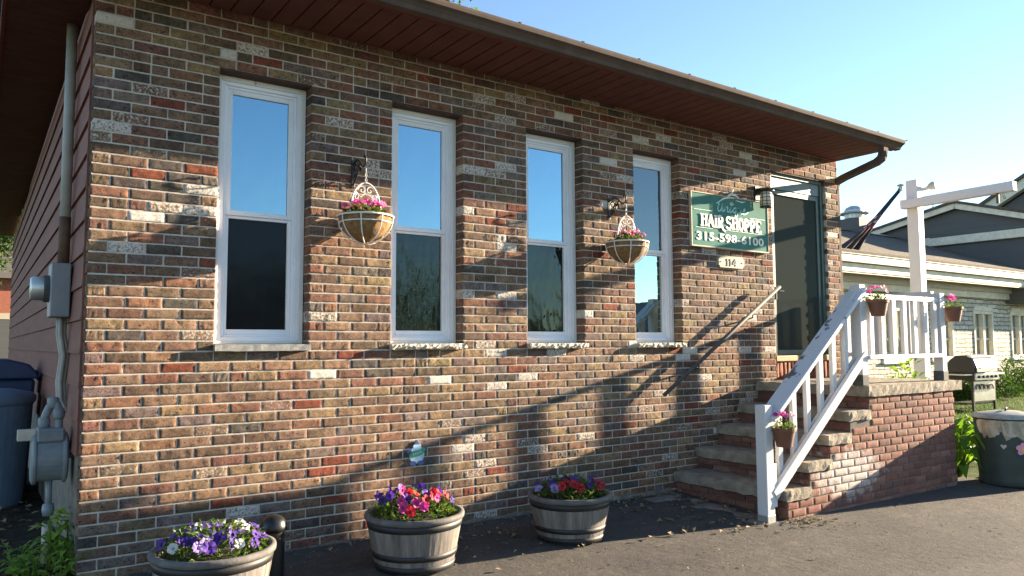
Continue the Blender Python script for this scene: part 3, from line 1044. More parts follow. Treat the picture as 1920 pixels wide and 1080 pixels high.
# ---------------------------------------------------------------- white railing on the steps
RY = -1.17
rail = thing('white_railing', 'white painted wooden railing with square balusters along the entry steps and landing', 'railing', (4.85, RY, -1.42))


def post(x, y, z0, z1, w, mt='white', par=rail):
    m = MB(); m.box(x-w/2, x+w/2, y-w/2, y+w/2, z0, z1)
    return m.build('post', M[mt], par, bevel=.006)


PX0, PX1, PX2 = 4.84, 6.31, 7.84
post(PX0, RY-.0, gz(4.84, RY)-.02, -0.475, .10)
post(PX1, RY, LZ-.002, 0.585, .10)
post(PX2, RY, LZ-.002, 0.555, .095)
m = MB(); m.box(PX0+.051, PX0+.092, RY-.045, RY+.03, gz(4.84, RY)+.11, -0.96); m.build('post_brace', M['white'], rail, bevel=.004)
for x_ in (PX1, PX2):
    m = MB(); m.box(x_-.053, x_+.053, RY-.053, RY+.053, LZ-.001, LZ+.10); m.build('post_shoe', M['galv'], rail, bevel=.004)
m = MB(); m.box(PX0-.0515, PX0+.0515, RY-.0515, RY+.0515, gz(4.84, RY)-.01, gz(4.84, RY)+.055); m.build('post_shoe', M['canlid'], rail, bevel=.004)
# stair section
A = Vector((PX0+.03, RY, -0.60)); B = Vector((PX1+.02, RY, 0.545))
sl = (B-A)/(B.x-A.x)
m = MB(); m.bar(A+Vector((0, .0, .0)), B+Vector((0, .0, 0)), .17, .04); m.build('handrail', M['whitechip'], rail, bevel=.006)
m = MB(); m.bar(A+Vector((.04, 0, -.035)), B+Vector((-.05, 0, -.045)), .04, .07); m.build('sub_rail', M['white'], rail, bevel=.004)
L0 = Vector((PX0+.055, RY-.036, -1.215)); L1 = Vector((PX1+.03, RY-.036, -0.075))
m = MB(); m.bar(L0, L1, .04, .088); m.bar(L0+Vector((.03, .055, .01)), L1+Vector((-.1, .055, -.06)), .03, .05)
m.build('bottom_rail', M['white'], rail, bevel=.005)
for k in range(6):
    x = PX0+.21+k*.207
    zt = (A+sl*(x-A.x)).z-.03
    zb = (L0+(L1-L0)*((x-L0.x)/(L1.x-L0.x))).z-.02
    m = MB(); m.box(x-.03, x+.03, RY-.006, RY+.032, zb, zt)
    m.build('baluster', M['white'], rail, bevel=.004)
# landing section
m = MB(); m.box(PX1+.051, PX2-.048, RY-.03, RY+.035, 0.455, 0.505); m.build('handrail', M['white'], rail, bevel=.005)
m = MB(); m.box(PX1+.051, PX2-.049, RY-.075, RY-.036, -0.122, -0.082); m.build('bottom_rail', M['white'], rail, bevel=.005)
for k in range(7):
    x = PX1+.17+k*.205
    m = MB(); m.box(x-.034, x+.034, RY-.035, RY+.004, -0.105, 0.454)
    m.build('baluster', M['white'], rail, bevel=.004)

# landing's right-hand side, from the end post back to the wall
post(PX2, -0.10, LZ-.002, 0.60, .09)
m = MB(); m.box(PX2-.035, PX2+.03, RY+.05, -0.146, 0.53, 0.58); m.build('handrail', M['white'], rail, bevel=.005)
m = MB(); m.box(PX2-.03, PX2+.02, RY+.05, -0.146, -0.125, -0.075); m.build('bottom_rail', M['white'], rail, bevel=.005)
for k in range(5):
    y = -0.30-k*.18
    m = MB(); m.box(PX2-.02, PX2+.018, y-.034, y+.034, -0.076, 0.531)
    m.build('baluster', M['white'], rail, bevel=.004)

# pipe handrail on the wall
hr = thing('pipe_handrail', 'slanting grey pipe handrail fixed to the brick wall left of the door', 'handrail', (4.8, -.1, -0.46))
m = MB(); m.tube([(4.80, -.095, -0.447), (6.62, -.095, 0.648)], .0195, 14); m.build('pipe', M['galv'], hr, smooth=True, bevel=0)
for x in (5.30, 6.15):
    z = -0.447+(x-4.80)*(1.095/1.82)
    m = MB(); m.tube([(x, -.095, z-.015), (x, -.09, z-.06), (x, -.03, z-.075), (x, -.002, z-.075)], .008, 8)
    m.lathe([(0, 0.0), (.03, 0.0), (.03, -.008), (.012, -.012), (0, -.012)], (x, 0.0, z-.075), 14, axis='Y')
    m.build('wall_bracket', M['galv'], hr)

# ---------------------------------------------------------------- sign, number plate, lantern
def text_mb(txt, size, x, z, y, depth, name, mt, par, wx=None, bold=0.0, shear=0.0, space=1.0):
    cu = bpy.data.curves.new('t', 'FONT')
    cu.body = txt; cu.size = size; cu.extrude = depth/2; cu.offset = bold; cu.shear = shear; cu.space_character = space
    cu.resolution_u = 3
    to = bpy.data.objects.new('t', cu); COL.objects.link(to)
    dg = bpy.context.evaluated_depsgraph_get()
    me = bpy.data.meshes.new_from_object(to.evaluated_get(dg))
    bpy.data.objects.remove(to); bpy.data.curves.remove(cu)
    xs_ = [v.co.x for v in me.vertices]; zs_ = [v.co.y for v in me.vertices]
    w = max(xs_)-min(xs_)
    sx = wx/w if wx else 1
    org = Vector(par['_org'])
    for v in me.vertices:
        c = v.co
        v.co = Vector((x+(c.x-min(xs_))*sx, y-c.z, z+(c.y-min(zs_))))-org
    me.materials.append(M[mt])
    me.name = name
    o = bpy.data.objects.new(name, me); COL.objects.link(o); o.parent = par
    return o


sg = thing('shop_sign', 'green wooden hair shop sign with cream lettering and phone number beside the door', 'sign', (5.915, 0, 1.03))
SX0, SX1, SZ0, SZ1, SY = 5.31, 6.525, 1.03, 1.565, -.030
m = MB(); m.box(SX0, SX1, SY, -.002, SZ0, SZ1); m.build('board', M['sign'], sg, bevel=.003)
m = MB()
m.box(SX0-.014, SX1+.014, SY-.006, -.004, SZ0-.016, SZ0-.0005)
m.box(SX1+.0005, SX1+.014, SY-.006, -.004, SZ0, SZ1+.012); m.box(SX0-.014, SX0-.0005, SY-.006, -.004, SZ0, SZ1+.012)
m.box(SX0, SX1, SY-.006, -.004, SZ1+.0005, SZ1+.012)
m.build('edge_moulding', M['cream'], sg, bevel=.003)
LY = SY-.0035


def stroke(mb, pts, w, y, d=.004, mi=0):
    """flat ribbon through pts (x,z); w may vary"""
    n = len(pts)
    ws = w if hasattr(w, '__len__') else [w]*n
    L, Rr = [], []
    for i, (x, z) in enumerate(pts):
        a = Vector(pts[max(0, i-1)]); b = Vector(pts[min(n-1, i+1)])
        t = (b-a).normalized(); nn = Vector((-t.y, t.x))
        L.append((x+nn.x*ws[i]/2, z+nn.y*ws[i]/2)); Rr.append((x-nn.x*ws[i]/2, z-nn.y*ws[i]/2))
    vs = [(p[0], y, p[1]) for p in L]+[(p[0], y, p[1]) for p in Rr]
    vs += [(p[0], y+d, p[1]) for p in L]+[(p[0], y+d, p[1]) for p in Rr]
    fs = []
    for i in range(n-1):
        fs += [(i, i+1, n+i+1, n+i), (2*n+i, 2*n+i+1, i+1, i), (n+i, n+i+1, 3*n+i+1, 3*n+i)]
    fs += [(0, n, 3*n, 2*n), (n-1, 3*n-1, 4*n-1, 2*n-1)]
    mb.add(vs, fs, mi)


def arc(cx, cz, rx, rz, a0, a1, n=10):
    return [(cx+rx*math.cos(math.radians(a0+(a1-a0)*i/n)), cz+rz*math.sin(math.radians(a0+(a1-a0)*i/n))) for i in range(n+1)]


def serif_letters(mb, word, x, z, h, w, gap, t, y):
    """fat art-nouveau capitals drawn as strokes with flared serifs"""
    def V(px, z0=0.0, z1=1.0, tt=t):
        stroke(mb, [(x+px*w, z+z0*h), (x+px*w, z+(z0*.7+z1*.3)*h), (x+px*w, z+(z0*.3+z1*.7)*h), (x+px*w, z+z1*h)], [tt*1.25, tt, tt, tt*1.25], y)
        for q in (z0, z1):
            s_ = .012 if q == z0 else -.012
            stroke(mb, [(x+px*w-tt*.95, z+q*h+s_*.4), (x+px*w+tt*.95, z+q*h+s_*.4)], .011, y-.0007)
    for ch in word:
        hh = h
        if ch == ' ':
            x += w*.35; continue
        if ch == 'H':
            V(.12); V(.82); stroke(mb, [(x+.12*w, z+.56*h), (x+.82*w, z+.60*h)], t*.6, y-.0011)
        elif ch == 'A':
            stroke(mb, [(x+.05*w, z), (x+.47*w, z+h)], t*.75, y); stroke(mb, [(x+.47*w, z+h), (x+.9*w, z)], [t*1.1, t*1.3], y-.0011)
            stroke(mb, [(x+.2*w, z+.33*h), (x+.76*w, z+.33*h)], t*.5, y-.002)
            stroke(mb, [(x-.08*w, z+.005), (x+.2*w, z+.005)], .011, y-.0027); stroke(mb, [(x+.72*w, z+.005), (x+1.05*w, z+.005)], .011, y-.003)
        elif ch == 'I':
            V(.25); x -= w*.5
        elif ch == 'R':
            V(.14); stroke(mb, arc(x+.14*w, z+.73*h, .62*w, .27*h, 90, -90), [t*.6]+[t*.95]*9+[t*.6], y-.0011)
            stroke(mb, [(x+.3*w, z+.46*h), (x+.62*w, z+.15*h), (x+.95*w, z-.16*h), (x+1.25*w, z-.24*h)], [t, t*1.1, t*.9, t*.4], y-.002)
        elif ch == 'S':
            p = arc(x+.45*w, z+.74*h, .36*w, .25*h, 20, 250, 10)+arc(x+.45*w, z+.26*h, .40*w, .26*h, 90, -160, 10)
            stroke(mb, p, [t*1.2]+[t*.85]*(len(p)-2)+[t*1.2], y)
        elif ch == 'O':
            stroke(mb, arc(x+.47*w, z+.5*h, .36*w, .48*h, 0, 360, 22), t*.95, y)
        elif ch == 'P':
            V(.16); stroke(mb, arc(x+.16*w, z+.71*h, .62*w, .28*h, 90, -90), [t*.6]+[t]*9+[t*.6], y-.0011)
        elif ch == 'E':
            V(.14)
            for q, l in ((.02, .85), (.52, .6), (.98, .8)):
                stroke(mb, [(x+.14*w, z+q*h), (x+l*w, z+q*h)], [t*.45, t*.6], y-.0011)
            stroke(mb, [(x+.84*w, z), (x+.84*w, z+.2*h)], t*.4, y-.0018); stroke(mb, [(x+.8*w, z+.8*h), (x+.8*w, z+h)], t*.4, y-.0018)
        x += w*(1+gap)
    return x


m = MB(); serif_letters(m, 'HAIR SHOPPE', 5.458, 1.222, .125, .0885, .12, .026, LY-.001); m.build('name_shadow', M['lettershade'], sg)
m = MB(); serif_letters(m, 'HAIR SHOPPE', 5.445, 1.230, .125, .0885, .12, .026, LY-.005); m.build('name_lettering', M['letter'], sg)
text_mb('315-598-6100', .118, 5.372, 1.083, LY, .003, 'phone_lettering', 'letter', sg, wx=1.075, bold=.0022, space=1.05)
m = MB()                                  # the script word, one pen line
sc, ox, oz = .062, 5.70, 1.405


def S(pts, w=.0115):
    out = []
    P = [Vector(p) for p in pts]
    for i in range(len(P)-1):             # catmull-rom smoothing
        p0, p1, p2, p3 = P[max(0, i-1)], P[i], P[i+1], P[min(len(P)-1, i+2)]
        for k in range(5):
            t = k/5
            out.append(.5*((2*p1)+(p2-p0)*t+(2*p0-5*p1+4*p2-p3)*t*t+(3*p1-p0-3*p2+p3)*t**3))
    out.append(P[-1])
    q = [(ox+(p.x+.25*p.y)*sc, oz+p.y*sc) for p in out]
    stroke(m, q, [w*(.7+.5*abs(math.sin(i*.7))) for i in range(len(q))], LY-.0005)


S([(-.5, 1.2), (-.1, 1.55), (.1, 1.3), (0, .5), (.25, 0), (.75, .2), (1.1, 1.3), (1.05, .3), (1.4, .05), (1.75, .6), (1.85, 1), (1.8, 0)], .012)
S([(1.85, .5), (2.2, .95), (2.5, .8), (2.45, .2), (2.75, .05), (3.15, .6), (3.3, .95), (3.2, .2), (3.45, .05), (3.9, .5)])
S([(3.35, 1.4), (3.42, 1.5)], .013)
S([(4.7, .85), (4.25, .95), (3.95, .45), (4.2, .05), (4.6, .4), (4.8, .95), (4.65, -.3), (4.75, -.9), (5.1, -.5), (5.2, .1)])
S([(5.2, .2), (5.3, .95), (5.25, .2), (5.6, .05), (5.95, .6), (6.05, .95), (6.0, .2), (6.3, .05), (6.7, .45), (7.05, .75), (6.85, 1.0), (6.55, .55), (6.75, .05), (7.3, .15), (7.9, .5)])
m.build('script_lettering', M['teal'], sg)
m = MB()
for z, a, b in ((1.395, 5.34, 5.62), (1.376, 6.22, 6.48), (1.213, 5.36, 5.62), (1.213, 5.80, 6.48)):
    stroke(m, [(a, z), (b, z)], .005, LY)
m.build('rule_line', M['teal'], sg)
m = MB()                                  # swash ornament that rises past the top edge
for pts, w in (([(5.72, 1.50), (5.80, 1.545), (5.90, 1.57), (5.97, 1.565)], [.004, .016, .022, .006]),
               ([(5.83, 1.555), (5.91, 1.598), (6.0, 1.60), (6.06, 1.575)], [.004, .018, .02, .004]),
               ([(5.93, 1.60), (5.955, 1.64), (5.965, 1.66)], [.02, .014, .004]),
               ([(5.90, 1.50), (5.93, 1.515), (5.96, 1.50), (5.93, 1.485), (5.90, 1.50)], .007),
               ([(6.0, 1.545), (6.10, 1.535), (6.16, 1.548)], [.004, .010, .003])):
    stroke(m, pts, w, LY-.001, d=.012)
m.build('swash_ornament', M['letter'], sg)

pl = thing('number_plate', 'cream house number plate with black figures under the green sign', 'number plate', (5.90, 0, .82))
x0, x1, z0, z1, c = 5.705, 6.115, .822, .938, .022
poly = [(x0+c, z0), (x1-c, z0)]+arc(x1, z0, c, c, 180, 90, 5)+arc(x1, z1, c, c, 270, 180, 5)+arc(x0, z1, c, c, 0, -90, 5)+arc(x0, z0, c, c, 90, 0, 5)
m = MB(); m.prism(poly, (0, 0, 0), (1, 0, 0), (0, 0, 1), (0, -1, 0), .03); m.build('plate', M['cream'], pl, bevel=.003)
for x_ in (5.842, 5.892):
    m = MB(); stroke(m, [(x_, .842), (x_, .918)], .013, -.0345); stroke(m, [(x_-.014, .845), (x_+.014, .845)], .007, -.0352); stroke(m, [(x_-.015, .902), (x_, .916)], .008, -.0358)
    m.build('numeral', M['lettershade'], pl)
m = MB(); stroke(m, [(5.972, .842), (5.972, .920)], .012, -.0345); stroke(m, [(5.922, .864), (5.992, .864)], .008, -.0352); stroke(m, [(5.925, .866), (5.970, .918)], .007, -.0358)
m.build('numeral', M['lettershade'], pl)
m = MB()
for x in (5.74, 6.08):
    m = MB(); m.lathe([(.007, -.0305), (.006, -.035), (0, -.036)], (x, 0, .88), 8, axis='Y'); m.build('screw', M['hoop'], pl)

ln = thing('wall_lantern', 'black caged wall lantern with seeded glass between the sign and the door', 'lantern', (6.40, 0, 1.49))
m = MB(); m.box(6.345, 6.455, -.022, -.002, 1.59, 1.745); m.bar((6.40, -.02, 1.71), (6.40, -.11, 1.705), .022, .022); m.build('back_plate', M['black'], ln, bevel=.004)
m = MB(); m.lathe([(0, 1.715), (.03, 1.713), (.045, 1.70), (.088, 1.683), (.090, 1.672), (.02, 1.668), (0, 1.668)], (6.40, -.115, 0), 24); m.build('cap', M['black'], ln, smooth=False)
m = MB(); m.lathe([(.054, 1.667), (.057, 1.64), (.057, 1.515), (.05, 1.508), (0, 1.506)], (6.40, -.115, 0), 20); m.build('glass', M['lampglass'], ln, smooth=True)
m = MB()
for k in range(8):
    t = 2*math.pi*k/8
    p = Vector((6.40+.062*math.cos(t), -.115+.062*math.sin(t), 0))
    m.tube([p+Vector((0, 0, 1.672)), p+Vector((0, 0, 1.505))], .0032, 6)
for z in (1.645, 1.605, 1.565, 1.53):
    m.tube([(6.40+.062*math.cos(t), -.115+.062*math.sin(t), z) for t in [2*math.pi*k/20 for k in range(21)]], .0032, 6)
m.lathe([(.066, 1.513), (.066, 1.500), (.05, 1.496), (.05, 1.513)], (6.40, -.115, 0), 20)
m.build('cage', M['black'], ln)


# ---------------------------------------------------------------- flowers
def flower_mb(rd, rg, ruffle=.2):
    """five-lobed petunia, opening along +Z, origin at the calyx"""
    m = MB()
    n = 20
    rim, mid = [], []
    ph = rg.uniform(0, 6)
    for k in range(n):
        t = 2*math.pi*k/n
        r = rd*(0.88+.14*abs(math.cos(2.5*t+ph))**.7)*rg.uniform(.95, 1.05)
        rim.append((r*math.cos(t), r*math.sin(t), rd*.62+rg.uniform(-ruffle, ruffle)*rd))
        mid.append((rd*.36*math.cos(t), rd*.36*math.sin(t), rd*.50))
    th = [(rd*.13*math.cos(2*math.pi*k/n), rd*.13*math.sin(2*math.pi*k/n), rd*.22) for k in range(n)]
    m.add(rim+mid+th+[(0, 0, -rd*.5)], [], 0)
    for k in range(n):
        k2 = (k+1) % n
        m.f.append((k, k2, n+k2, n+k)); m.mi.append(0); m.rn.append(rg.uniform(.5, 1)); m.cl.append((1, 1, 1))
        m.f.append((n+k, n+k2, 2*n+k2, 2*n+k)); m.mi.append(0); m.rn.append(rg.uniform(0, .35)); m.cl.append((1, 1, 1))
        m.f.append((2*n+k, 2*n+k2, 3*n)); m.mi.append(1); m.rn.append(.2); m.cl.append((1, 1, 1))
    return m


FL = {}


def flower(parent, p, d, colr, rd):
    key = (colr, round(rd, 3), R.randint(0, 2))
    if key not in FL:
        o = flower_mb(rd, R).build('flower', [PET[colr], M['throat']])
        FL[key] = o.data
        bpy.data.objects.remove(o)
    o = bpy.data.objects.new('flower', FL[key]); COL.objects.link(o)
    o.parent = parent
    o.location = Vector(p)-Vector(parent['_org'])
    q = Vector(d).to_track_quat('Z', 'Y')
    o.rotation_euler = (q.to_matrix() @ Matrix.Rotation(R.uniform(0, 6.28), 3, 'Z')).to_euler()
    return o


def foliage(mb, c, rx, ry, h, n, ls, rg, low=0.0, dome=1.0):
    c = Vector(c)
    for _ in range(n):
        t = rg.uniform(0, 2*math.pi); r = math.sqrt(rg.random())
        x, y = r*math.cos(t), r*math.sin(t)
        z = h*((1-r*r)**.5 if dome else 1)*rg.uniform(low, 1.0)
        d = Vector((x+rg.uniform(-.8, .8), y+rg.uniform(-.8, .8), rg.uniform(-.2, 1.2)))
        mb.leaf(c+Vector((x*rx, y*ry, z)), d, (rg.uniform(-.5, .5), rg.uniform(-.5, .5), 1), ls*rg.uniform(.6, 1.3), ls*rg.uniform(.4, .65), 0, rg.random(), rg.uniform(-.2, .7))


# ---------------------------------------------------------------- half-barrel planters
def planter(x, y, rim_r, h, cols, label, seed, turn):
    rg = random.Random(seed)
    g = gz(x, y)
    t = thing('barrel_planter', label, 'planter', (x, y, g), 'half-barrel planters along the wall')
    rb = rim_r*.80
    m = MB()
    ns = 24
    for k in range(ns):                   # staves with fine gaps
        a0, a1 = 2*math.pi*k/ns+turn, 2*math.pi*(k+1)/ns+turn
        e = .0007/rim_r
        prof = [(rb, 0.0), (rb+(rim_r-rb)*.35, h*.3), (rb+(rim_r-rb)*.72, h*.65), (rim_r, h)]
        vs, fs = [], []
        jr = rg.uniform(-.0015, .0015)
        for (r, z) in prof:
            for dr in (0, -.024):
                for a in (a0+e, (a0+a1)/2, a1-e):
                    vs.append((x+(r+dr+jr)*math.cos(a), y+(r+dr+jr)*math.sin(a), g+z))
        for i in range(len(prof)-1):
            b = i*6
            for q in range(2):
                fs.append((b+q, b+q+1, b+6+q+1, b+6+q)); fs.append((b+3+q+1, b+3+q, b+9+q, b+9+q+1))
            fs.append((b+3, b, b+6, b+9)); fs.append((b+2, b+5, b+11, b+8))
        b = (len(prof)-1)*6
        fs += [(b, b+1, b+4, b+3), (b+1, b+2, b+5, b+4)]
        m.add(vs, fs)
    m.lathe([(rb-.03, .02), (rim_r-.05, h-.05)], (x, y, g), 24)
    m.build('barrel', M['barrel'], t, smooth=False)

    def rr(z): return rb+(rim_r-rb)*(z/h)**.93+.0025
    m = MB(); m.lathe([(rr(h-.028)+.001, h-.030), (rr(h)+.007, h-.028), (rr(h)+.009, h-.012), (rr(h)+.006, h+.002), (rim_r-.012, h+.004), (rim_r-.03, h-.006)], (x, y, g), 48)
    m.build('rim', M['barrelrim'], t, smooth=True)
    for za, zb in ((h-.080, h-.034), (h*.23, h*.345), (h*.005, h*.135)):
        m = MB(); m.lathe([(rr(za)-.004, za), (rr(za)+.003, za+.001), (rr(zb)+.003, zb-.001), (rr(zb)-.004, zb)], (x, y, g), 48)
        m.build('hoop', M['hoop'], t, smooth=True)
    m = MB(); m.lathe([(rim_r-.028, h-.05), (rim_r*.6, h-.035), (0, h-.03)], (x, y, g), 24); m.build('soil', M['soil'], t, smooth=True)
    m = MB()
    foliage(m, (x, y, g+h-.045), rim_r*.88, rim_r*.88, .17, 850, .042, rg, .15)
    m.build('foliage', M['leaf'], t)
    for (px, py, pz, c) in cols:
        for q in range(1):
            d = Vector((px*.9+rg.uniform(-.8, .8), py*.8-.3+rg.uniform(-.7, .4), .45+rg.uniform(-.35, .5)))
            flower(t, (x+px*rim_r, y+py*rim_r, g+h+pz), d, c, rg.choice([.028, .032, .036]))
    return t


def spread(n, pal, rg, hmax, zmin=-.01, fr=.85):
    out = []
    k = 0
    while len(out) < n and k < 5000:
        k += 1
        t = rg.uniform(0, 2*math.pi); r = math.sqrt(rg.random())*fr
        px, py = r*math.cos(t), r*math.sin(t)
        pz = zmin+hmax*math.sqrt(max(0, 1-(r/.95)**2))*rg.uniform(.75, 1.05)
        if any((px-a[0])**2+(py-a[1])**2 < .017 for a in out): continue
        out.append((px, py, pz, pal(px, py, rg)))
    return out


# right of the frame is roughly (+x, -y/2); colours follow the photograph's clusters
def pal1(px, py, rg):
    s = px*.82-py*.57
    if s < -.45: return 'purple'
    if s > .7: return rg.choice(['red', 'purple'])
    if py > .35: return rg.choice(['white', 'purple', 'lilac', 'purple'])
    return rg.choice(['purple', 'purple', 'navy', 'lilac', 'white', 'purple'])


def pal2(px, py, rg):
    s = px*.82-py*.57
    if s < -.35: return rg.choice(['navy', 'purple', 'navy'])
    if s > .62: return rg.choice(['pink', 'navy', 'pink'])
    if py > .3: return rg.choice(['white', 'purple', 'magenta', 'red', 'lilac'])
    return rg.choice(['red', 'red', 'purple', 'magenta'])


def pal3(px, py, rg):
    s = px*.82-py*.57
    if s < -.4: return rg.choice(['lilac', 'purple', 'lilac'])
    if s > .65: return rg.choice(['red', 'navy'])
    if s > .3: return rg.choice(['navy', 'white', 'purple'])
    if py > .3: return rg.choice(['white', 'red', 'lilac'])
    return rg.choice(['red', 'red', 'purple'])


rg = random.Random(4)
planter(0.55, -0.884, .308, .345, spread(36, pal1, rg, .10), 'half-barrel planter of mostly purple petunias at the near left corner of the wall', 1, .05)
planter(1.845, -0.70, .312, .335, spread(34, pal2, rg, .16), 'half-barrel planter of mixed red, pink and purple petunias below the small wall plaque', 2, .1)
planter(3.13, -0.715, .303, .32, spread(32, pal3, rg, .11), 'half-barrel planter of red, white and lilac petunias standing in shade nearest the steps', 3, .17)

bo = thing('bollard', 'black domed bollard standing beside the left barrel planter', 'bollard', (1.0, -.47, gz(1.0, -.47)))
b0 = gz(1.0, -.47)
m = MB(); m.lathe([(0, 0), (.068, 0), (.068, .29), (0, .29)], (1.0, -.47, b0-.02), 28); m.build('shaft', M['bollard'], bo, smooth=False)
m = MB(); m.lathe([(.066, .268), (.079, .270), (.080, .292), (.078, .305), (.070, .33), (.05, .352), (.025, .362), (0, .365)], (1.0, -.47, b0), 28); m.build('cap', M['bollard'], bo, smooth=True)


# ---------------------------------------------------------------- hanging baskets and their brackets
def bracket(x, zt, label):
    t = thing('basket_bracket', label, 'bracket', (x, 0, zt-.2), 'scroll brackets on the wall')
    m = MB()
    m.box(x-.014, x+.014, -.012, -.001, zt-.205, zt)
    m.build('back_bar', M['black'], t, bevel=.003)
    m = MB()
    m.tube([(x, -.008, zt-.035), (x, -.08, zt-.01), (x, -.13, zt-.035), (x, -.17, zt-.075), (x, -.19, zt-.085), (x, -.222, zt-.075), (x, -.235, zt-.04), (x, -.225, zt-.012), (x, -.21, zt-.005), (x, -.20, zt-.02)], .0065, 8)
    m.build('arm', M['black'], t, smooth=True)
    m = MB()
    for c0, r0, s in (((-.055, zt-.075), .036, 1), ((-.045, zt-.14), .028, -1), ((-.105, zt-.075), .022, -1)):
        m.tube([(x, c0[0]+s*r0*(1-k/26)*math.cos(k*.36), c0[1]+r0*(1-k/26)*math.sin(k*.36)) for k in range(22)], .0055, 6)
    m.tube([(x, -.01, zt-.185), (x, -.06, zt-.15), (x, -.10, zt-.10), (x, -.135, zt-.05)], .006, 6)
    for q in range(5):
        m.leaf((x, -.03-.018*q, zt-.12+.012*q), (R.uniform(-.4, .4), -.6, R.uniform(-.4, .6)), (1, 0, .2), .04, .022)
    m.build('scroll', M['black'], t)
    return t


def basket(x, zt, pal, label, seed, nfl):
    rg = random.Random(seed)
    y = -.205
    zr = zt-.40                            # rim height
    rr_ = .195
    t = thing('hanging_basket', label, 'hanging basket', (x, y, zr-.2), 'hanging flower baskets on the wall')
    m = MB()
    for q in range(5):
        m.tube([(x+(.007 if q % 2 else 0)*math.cos(a), y+(0 if q % 2 else .007)*math.cos(a), zt-.08-.018*q+.011*math.sin(a)) for a in [2*math.pi*k/10 for k in range(11)]], .0022, 5)
    m.tube([(x, y, zt-.05), (x, y, zt-.085)], .004, 6)
    m.build('chain', M['wirewhite'], t)
    m = MB()
    top = zt-.155
    w = rr_*.60
    ht = [(x+w*math.cos(a), y, zr+(top-zr)*(math.sin(a)**.85 if math.sin(a) > 0 else 0)) for a in [math.pi*k/24 for k in range(25)]]
    m.tube(ht, .0055, 8)
    m.tube([(x, y, top), (x, y, zt-.15)], .004, 6)
    for s in (-1, 1):                      # scrollwork inside the hoop
        m.tube([(x+s*(.03+.034*(1-k/20)*math.cos(k*.42)), y, top-.055+.034*(1-k/20)*math.sin(k*.42)) for k in range(18)], .0036, 6)
        m.tube([(x+s*(.075+.02*(1-k/16)*math.cos(2+k*.45)), y, top-.105+.026*(1-k/16)*math.sin(2+k*.45)) for k in range(14)], .0036, 6)
        m.leaf((x+s*.06, y, top-.075), (s, 0, -.5), (0, -1, 0), .05, .022)
        m.leaf((x+s*.09, y, top-.12), (s*.4, 0, -1), (0, -1, 0), .05, .022)
    m.tube([(x-.08, y, top-.07), (x-.04, y, top-.105), (x, y, top-.07), (x+.04, y, top-.10), (x+.085, y, top-.075)], .0036, 6)
    m.build('hoop_handle', M['wirewhite'], t)
    m = MB()
    circ = lambda r, z: [(x+r*math.cos(a), y+r*math.sin(a), z) for a in [2*math.pi*k/32 for k in range(33)]]
    m.tube(circ(rr_, zr), .0065, 8); m.tube(circ(rr_*.93, zr-.045), .005, 8)
    for k in range(8):
        a = 2*math.pi*k/8+.2
        m.tube([(x+(rr_*math.cos(b_)+.001)*math.cos(a), y+(rr_*math.cos(b_)+.001)*math.sin(a), zr-.195*math.sin(b_)) for b_ in [math.pi/2*q/8 for q in range(9)]], .0045, 7)
    m.build('wire_frame', M['wirewhite'], t)
    m = MB()
    pr = [(rr_*.965*math.cos(b_), zr+.012-.195*math.sin(b_)) for b_ in [math.pi/2*q/8 for q in range(9)]]
    vs = len(m.v)
    m.lathe([(rr_*.90, zr+.006)]+pr, (x, y, 0), 30)
    m.v = [(vx+rg.uniform(-.006, .006), vy+rg.uniform(-.006, .006), vz+rg.uniform(-.005, .005)) for vx, vy, vz in m.v]
    m.build('liner', M['coir'], t, smooth=True)
    m = MB(); m.lathe([(rr_*.92, zr-.005), (0, zr+.01)], (x, y, 0), 20); m.build('soil', M['soil'], t)
    m = MB(); foliage(m, (x, y, zr-.005), rr_*.82, rr_*.82, .085, 230, .04, rg, .1); m.build('foliage', M['leaf'], t)
    for (px, py, pz, c) in spread(nfl, pal, rg, .095, .015, .78):
        flower(t, (x+px*rr_, y+py*rr_, zr+pz), (px*.6+.25, py*.4-.6, .6), c, rg.choice([.026, .03]))
    return t


bracket(1.69, 1.392, 'black scroll bracket holding the larger white hanging basket, between the two left windows')
bracket(4.215, 1.385, 'black scroll bracket holding the hanging basket between the two right windows')
basket(1.705, 1.345, lambda a, b, g: g.choice(['magenta', 'magenta', 'pink']), 'white wire hanging basket of magenta petunias between the two left windows', 5, 15)
basket(4.245, 1.345, lambda a, b, g: g.choice(['magenta', 'red', 'pink', 'navy']) if a < .3 else 'red', 'white wire hanging basket of red and dark pink flowers between the two right windows', 8, 14)

# little painted plaque on the wall
wo = thing('wall_ornament', 'small blue and green painted figure plaque hung low on the brick wall', 'ornament', (2.225, 0, -.87))
def disc(mb, cx, cz, rx, rz, y, d=.008, n=20): mb.prism(arc(cx, cz, rx, rz, 0, 360*(n-1)/n, n-1), (0, y, 0), (1, 0, 0), (0, 0, 1), (0, -1, 0), d)
m = MB(); disc(m, 2.225, -.792, .064, .066, -.004); disc(m, 2.225, -.728, .034, .024, -.005); m.build('body', M['paleblue'], wo, bevel=.002)
for s in (-1, 1):
    m = MB(); disc(m, 2.225+s*.034, -.853, .03, .018, -.006, .01); m.build('foot', M['navy'], wo, bevel=.002)
    m = MB(); disc(m, 2.225+s*.066, -.765 if s < 0 else -.75, .022, .017, -.0055, .008); m.build('arm', M['navy'], wo, bevel=.002)
m = MB()
m.prism([(2.195, -.715), (2.255, -.715), (2.232, -.685), (2.222, -.685)], (0, -.006, 0), (1, 0, 0), (0, 0, 1), (0, -1, 0), .008)
m.build('hat', M['navy'], wo, bevel=.002)
m = MB(); stroke(m, [(2.165, -.80), (2.195, -.785), (2.225, -.782), (2.26, -.775), (2.29, -.745)], [.03, .044, .046, .04, .026], -.0145, .003); m.build('sash', M['bandgreen'], wo)
m = MB()
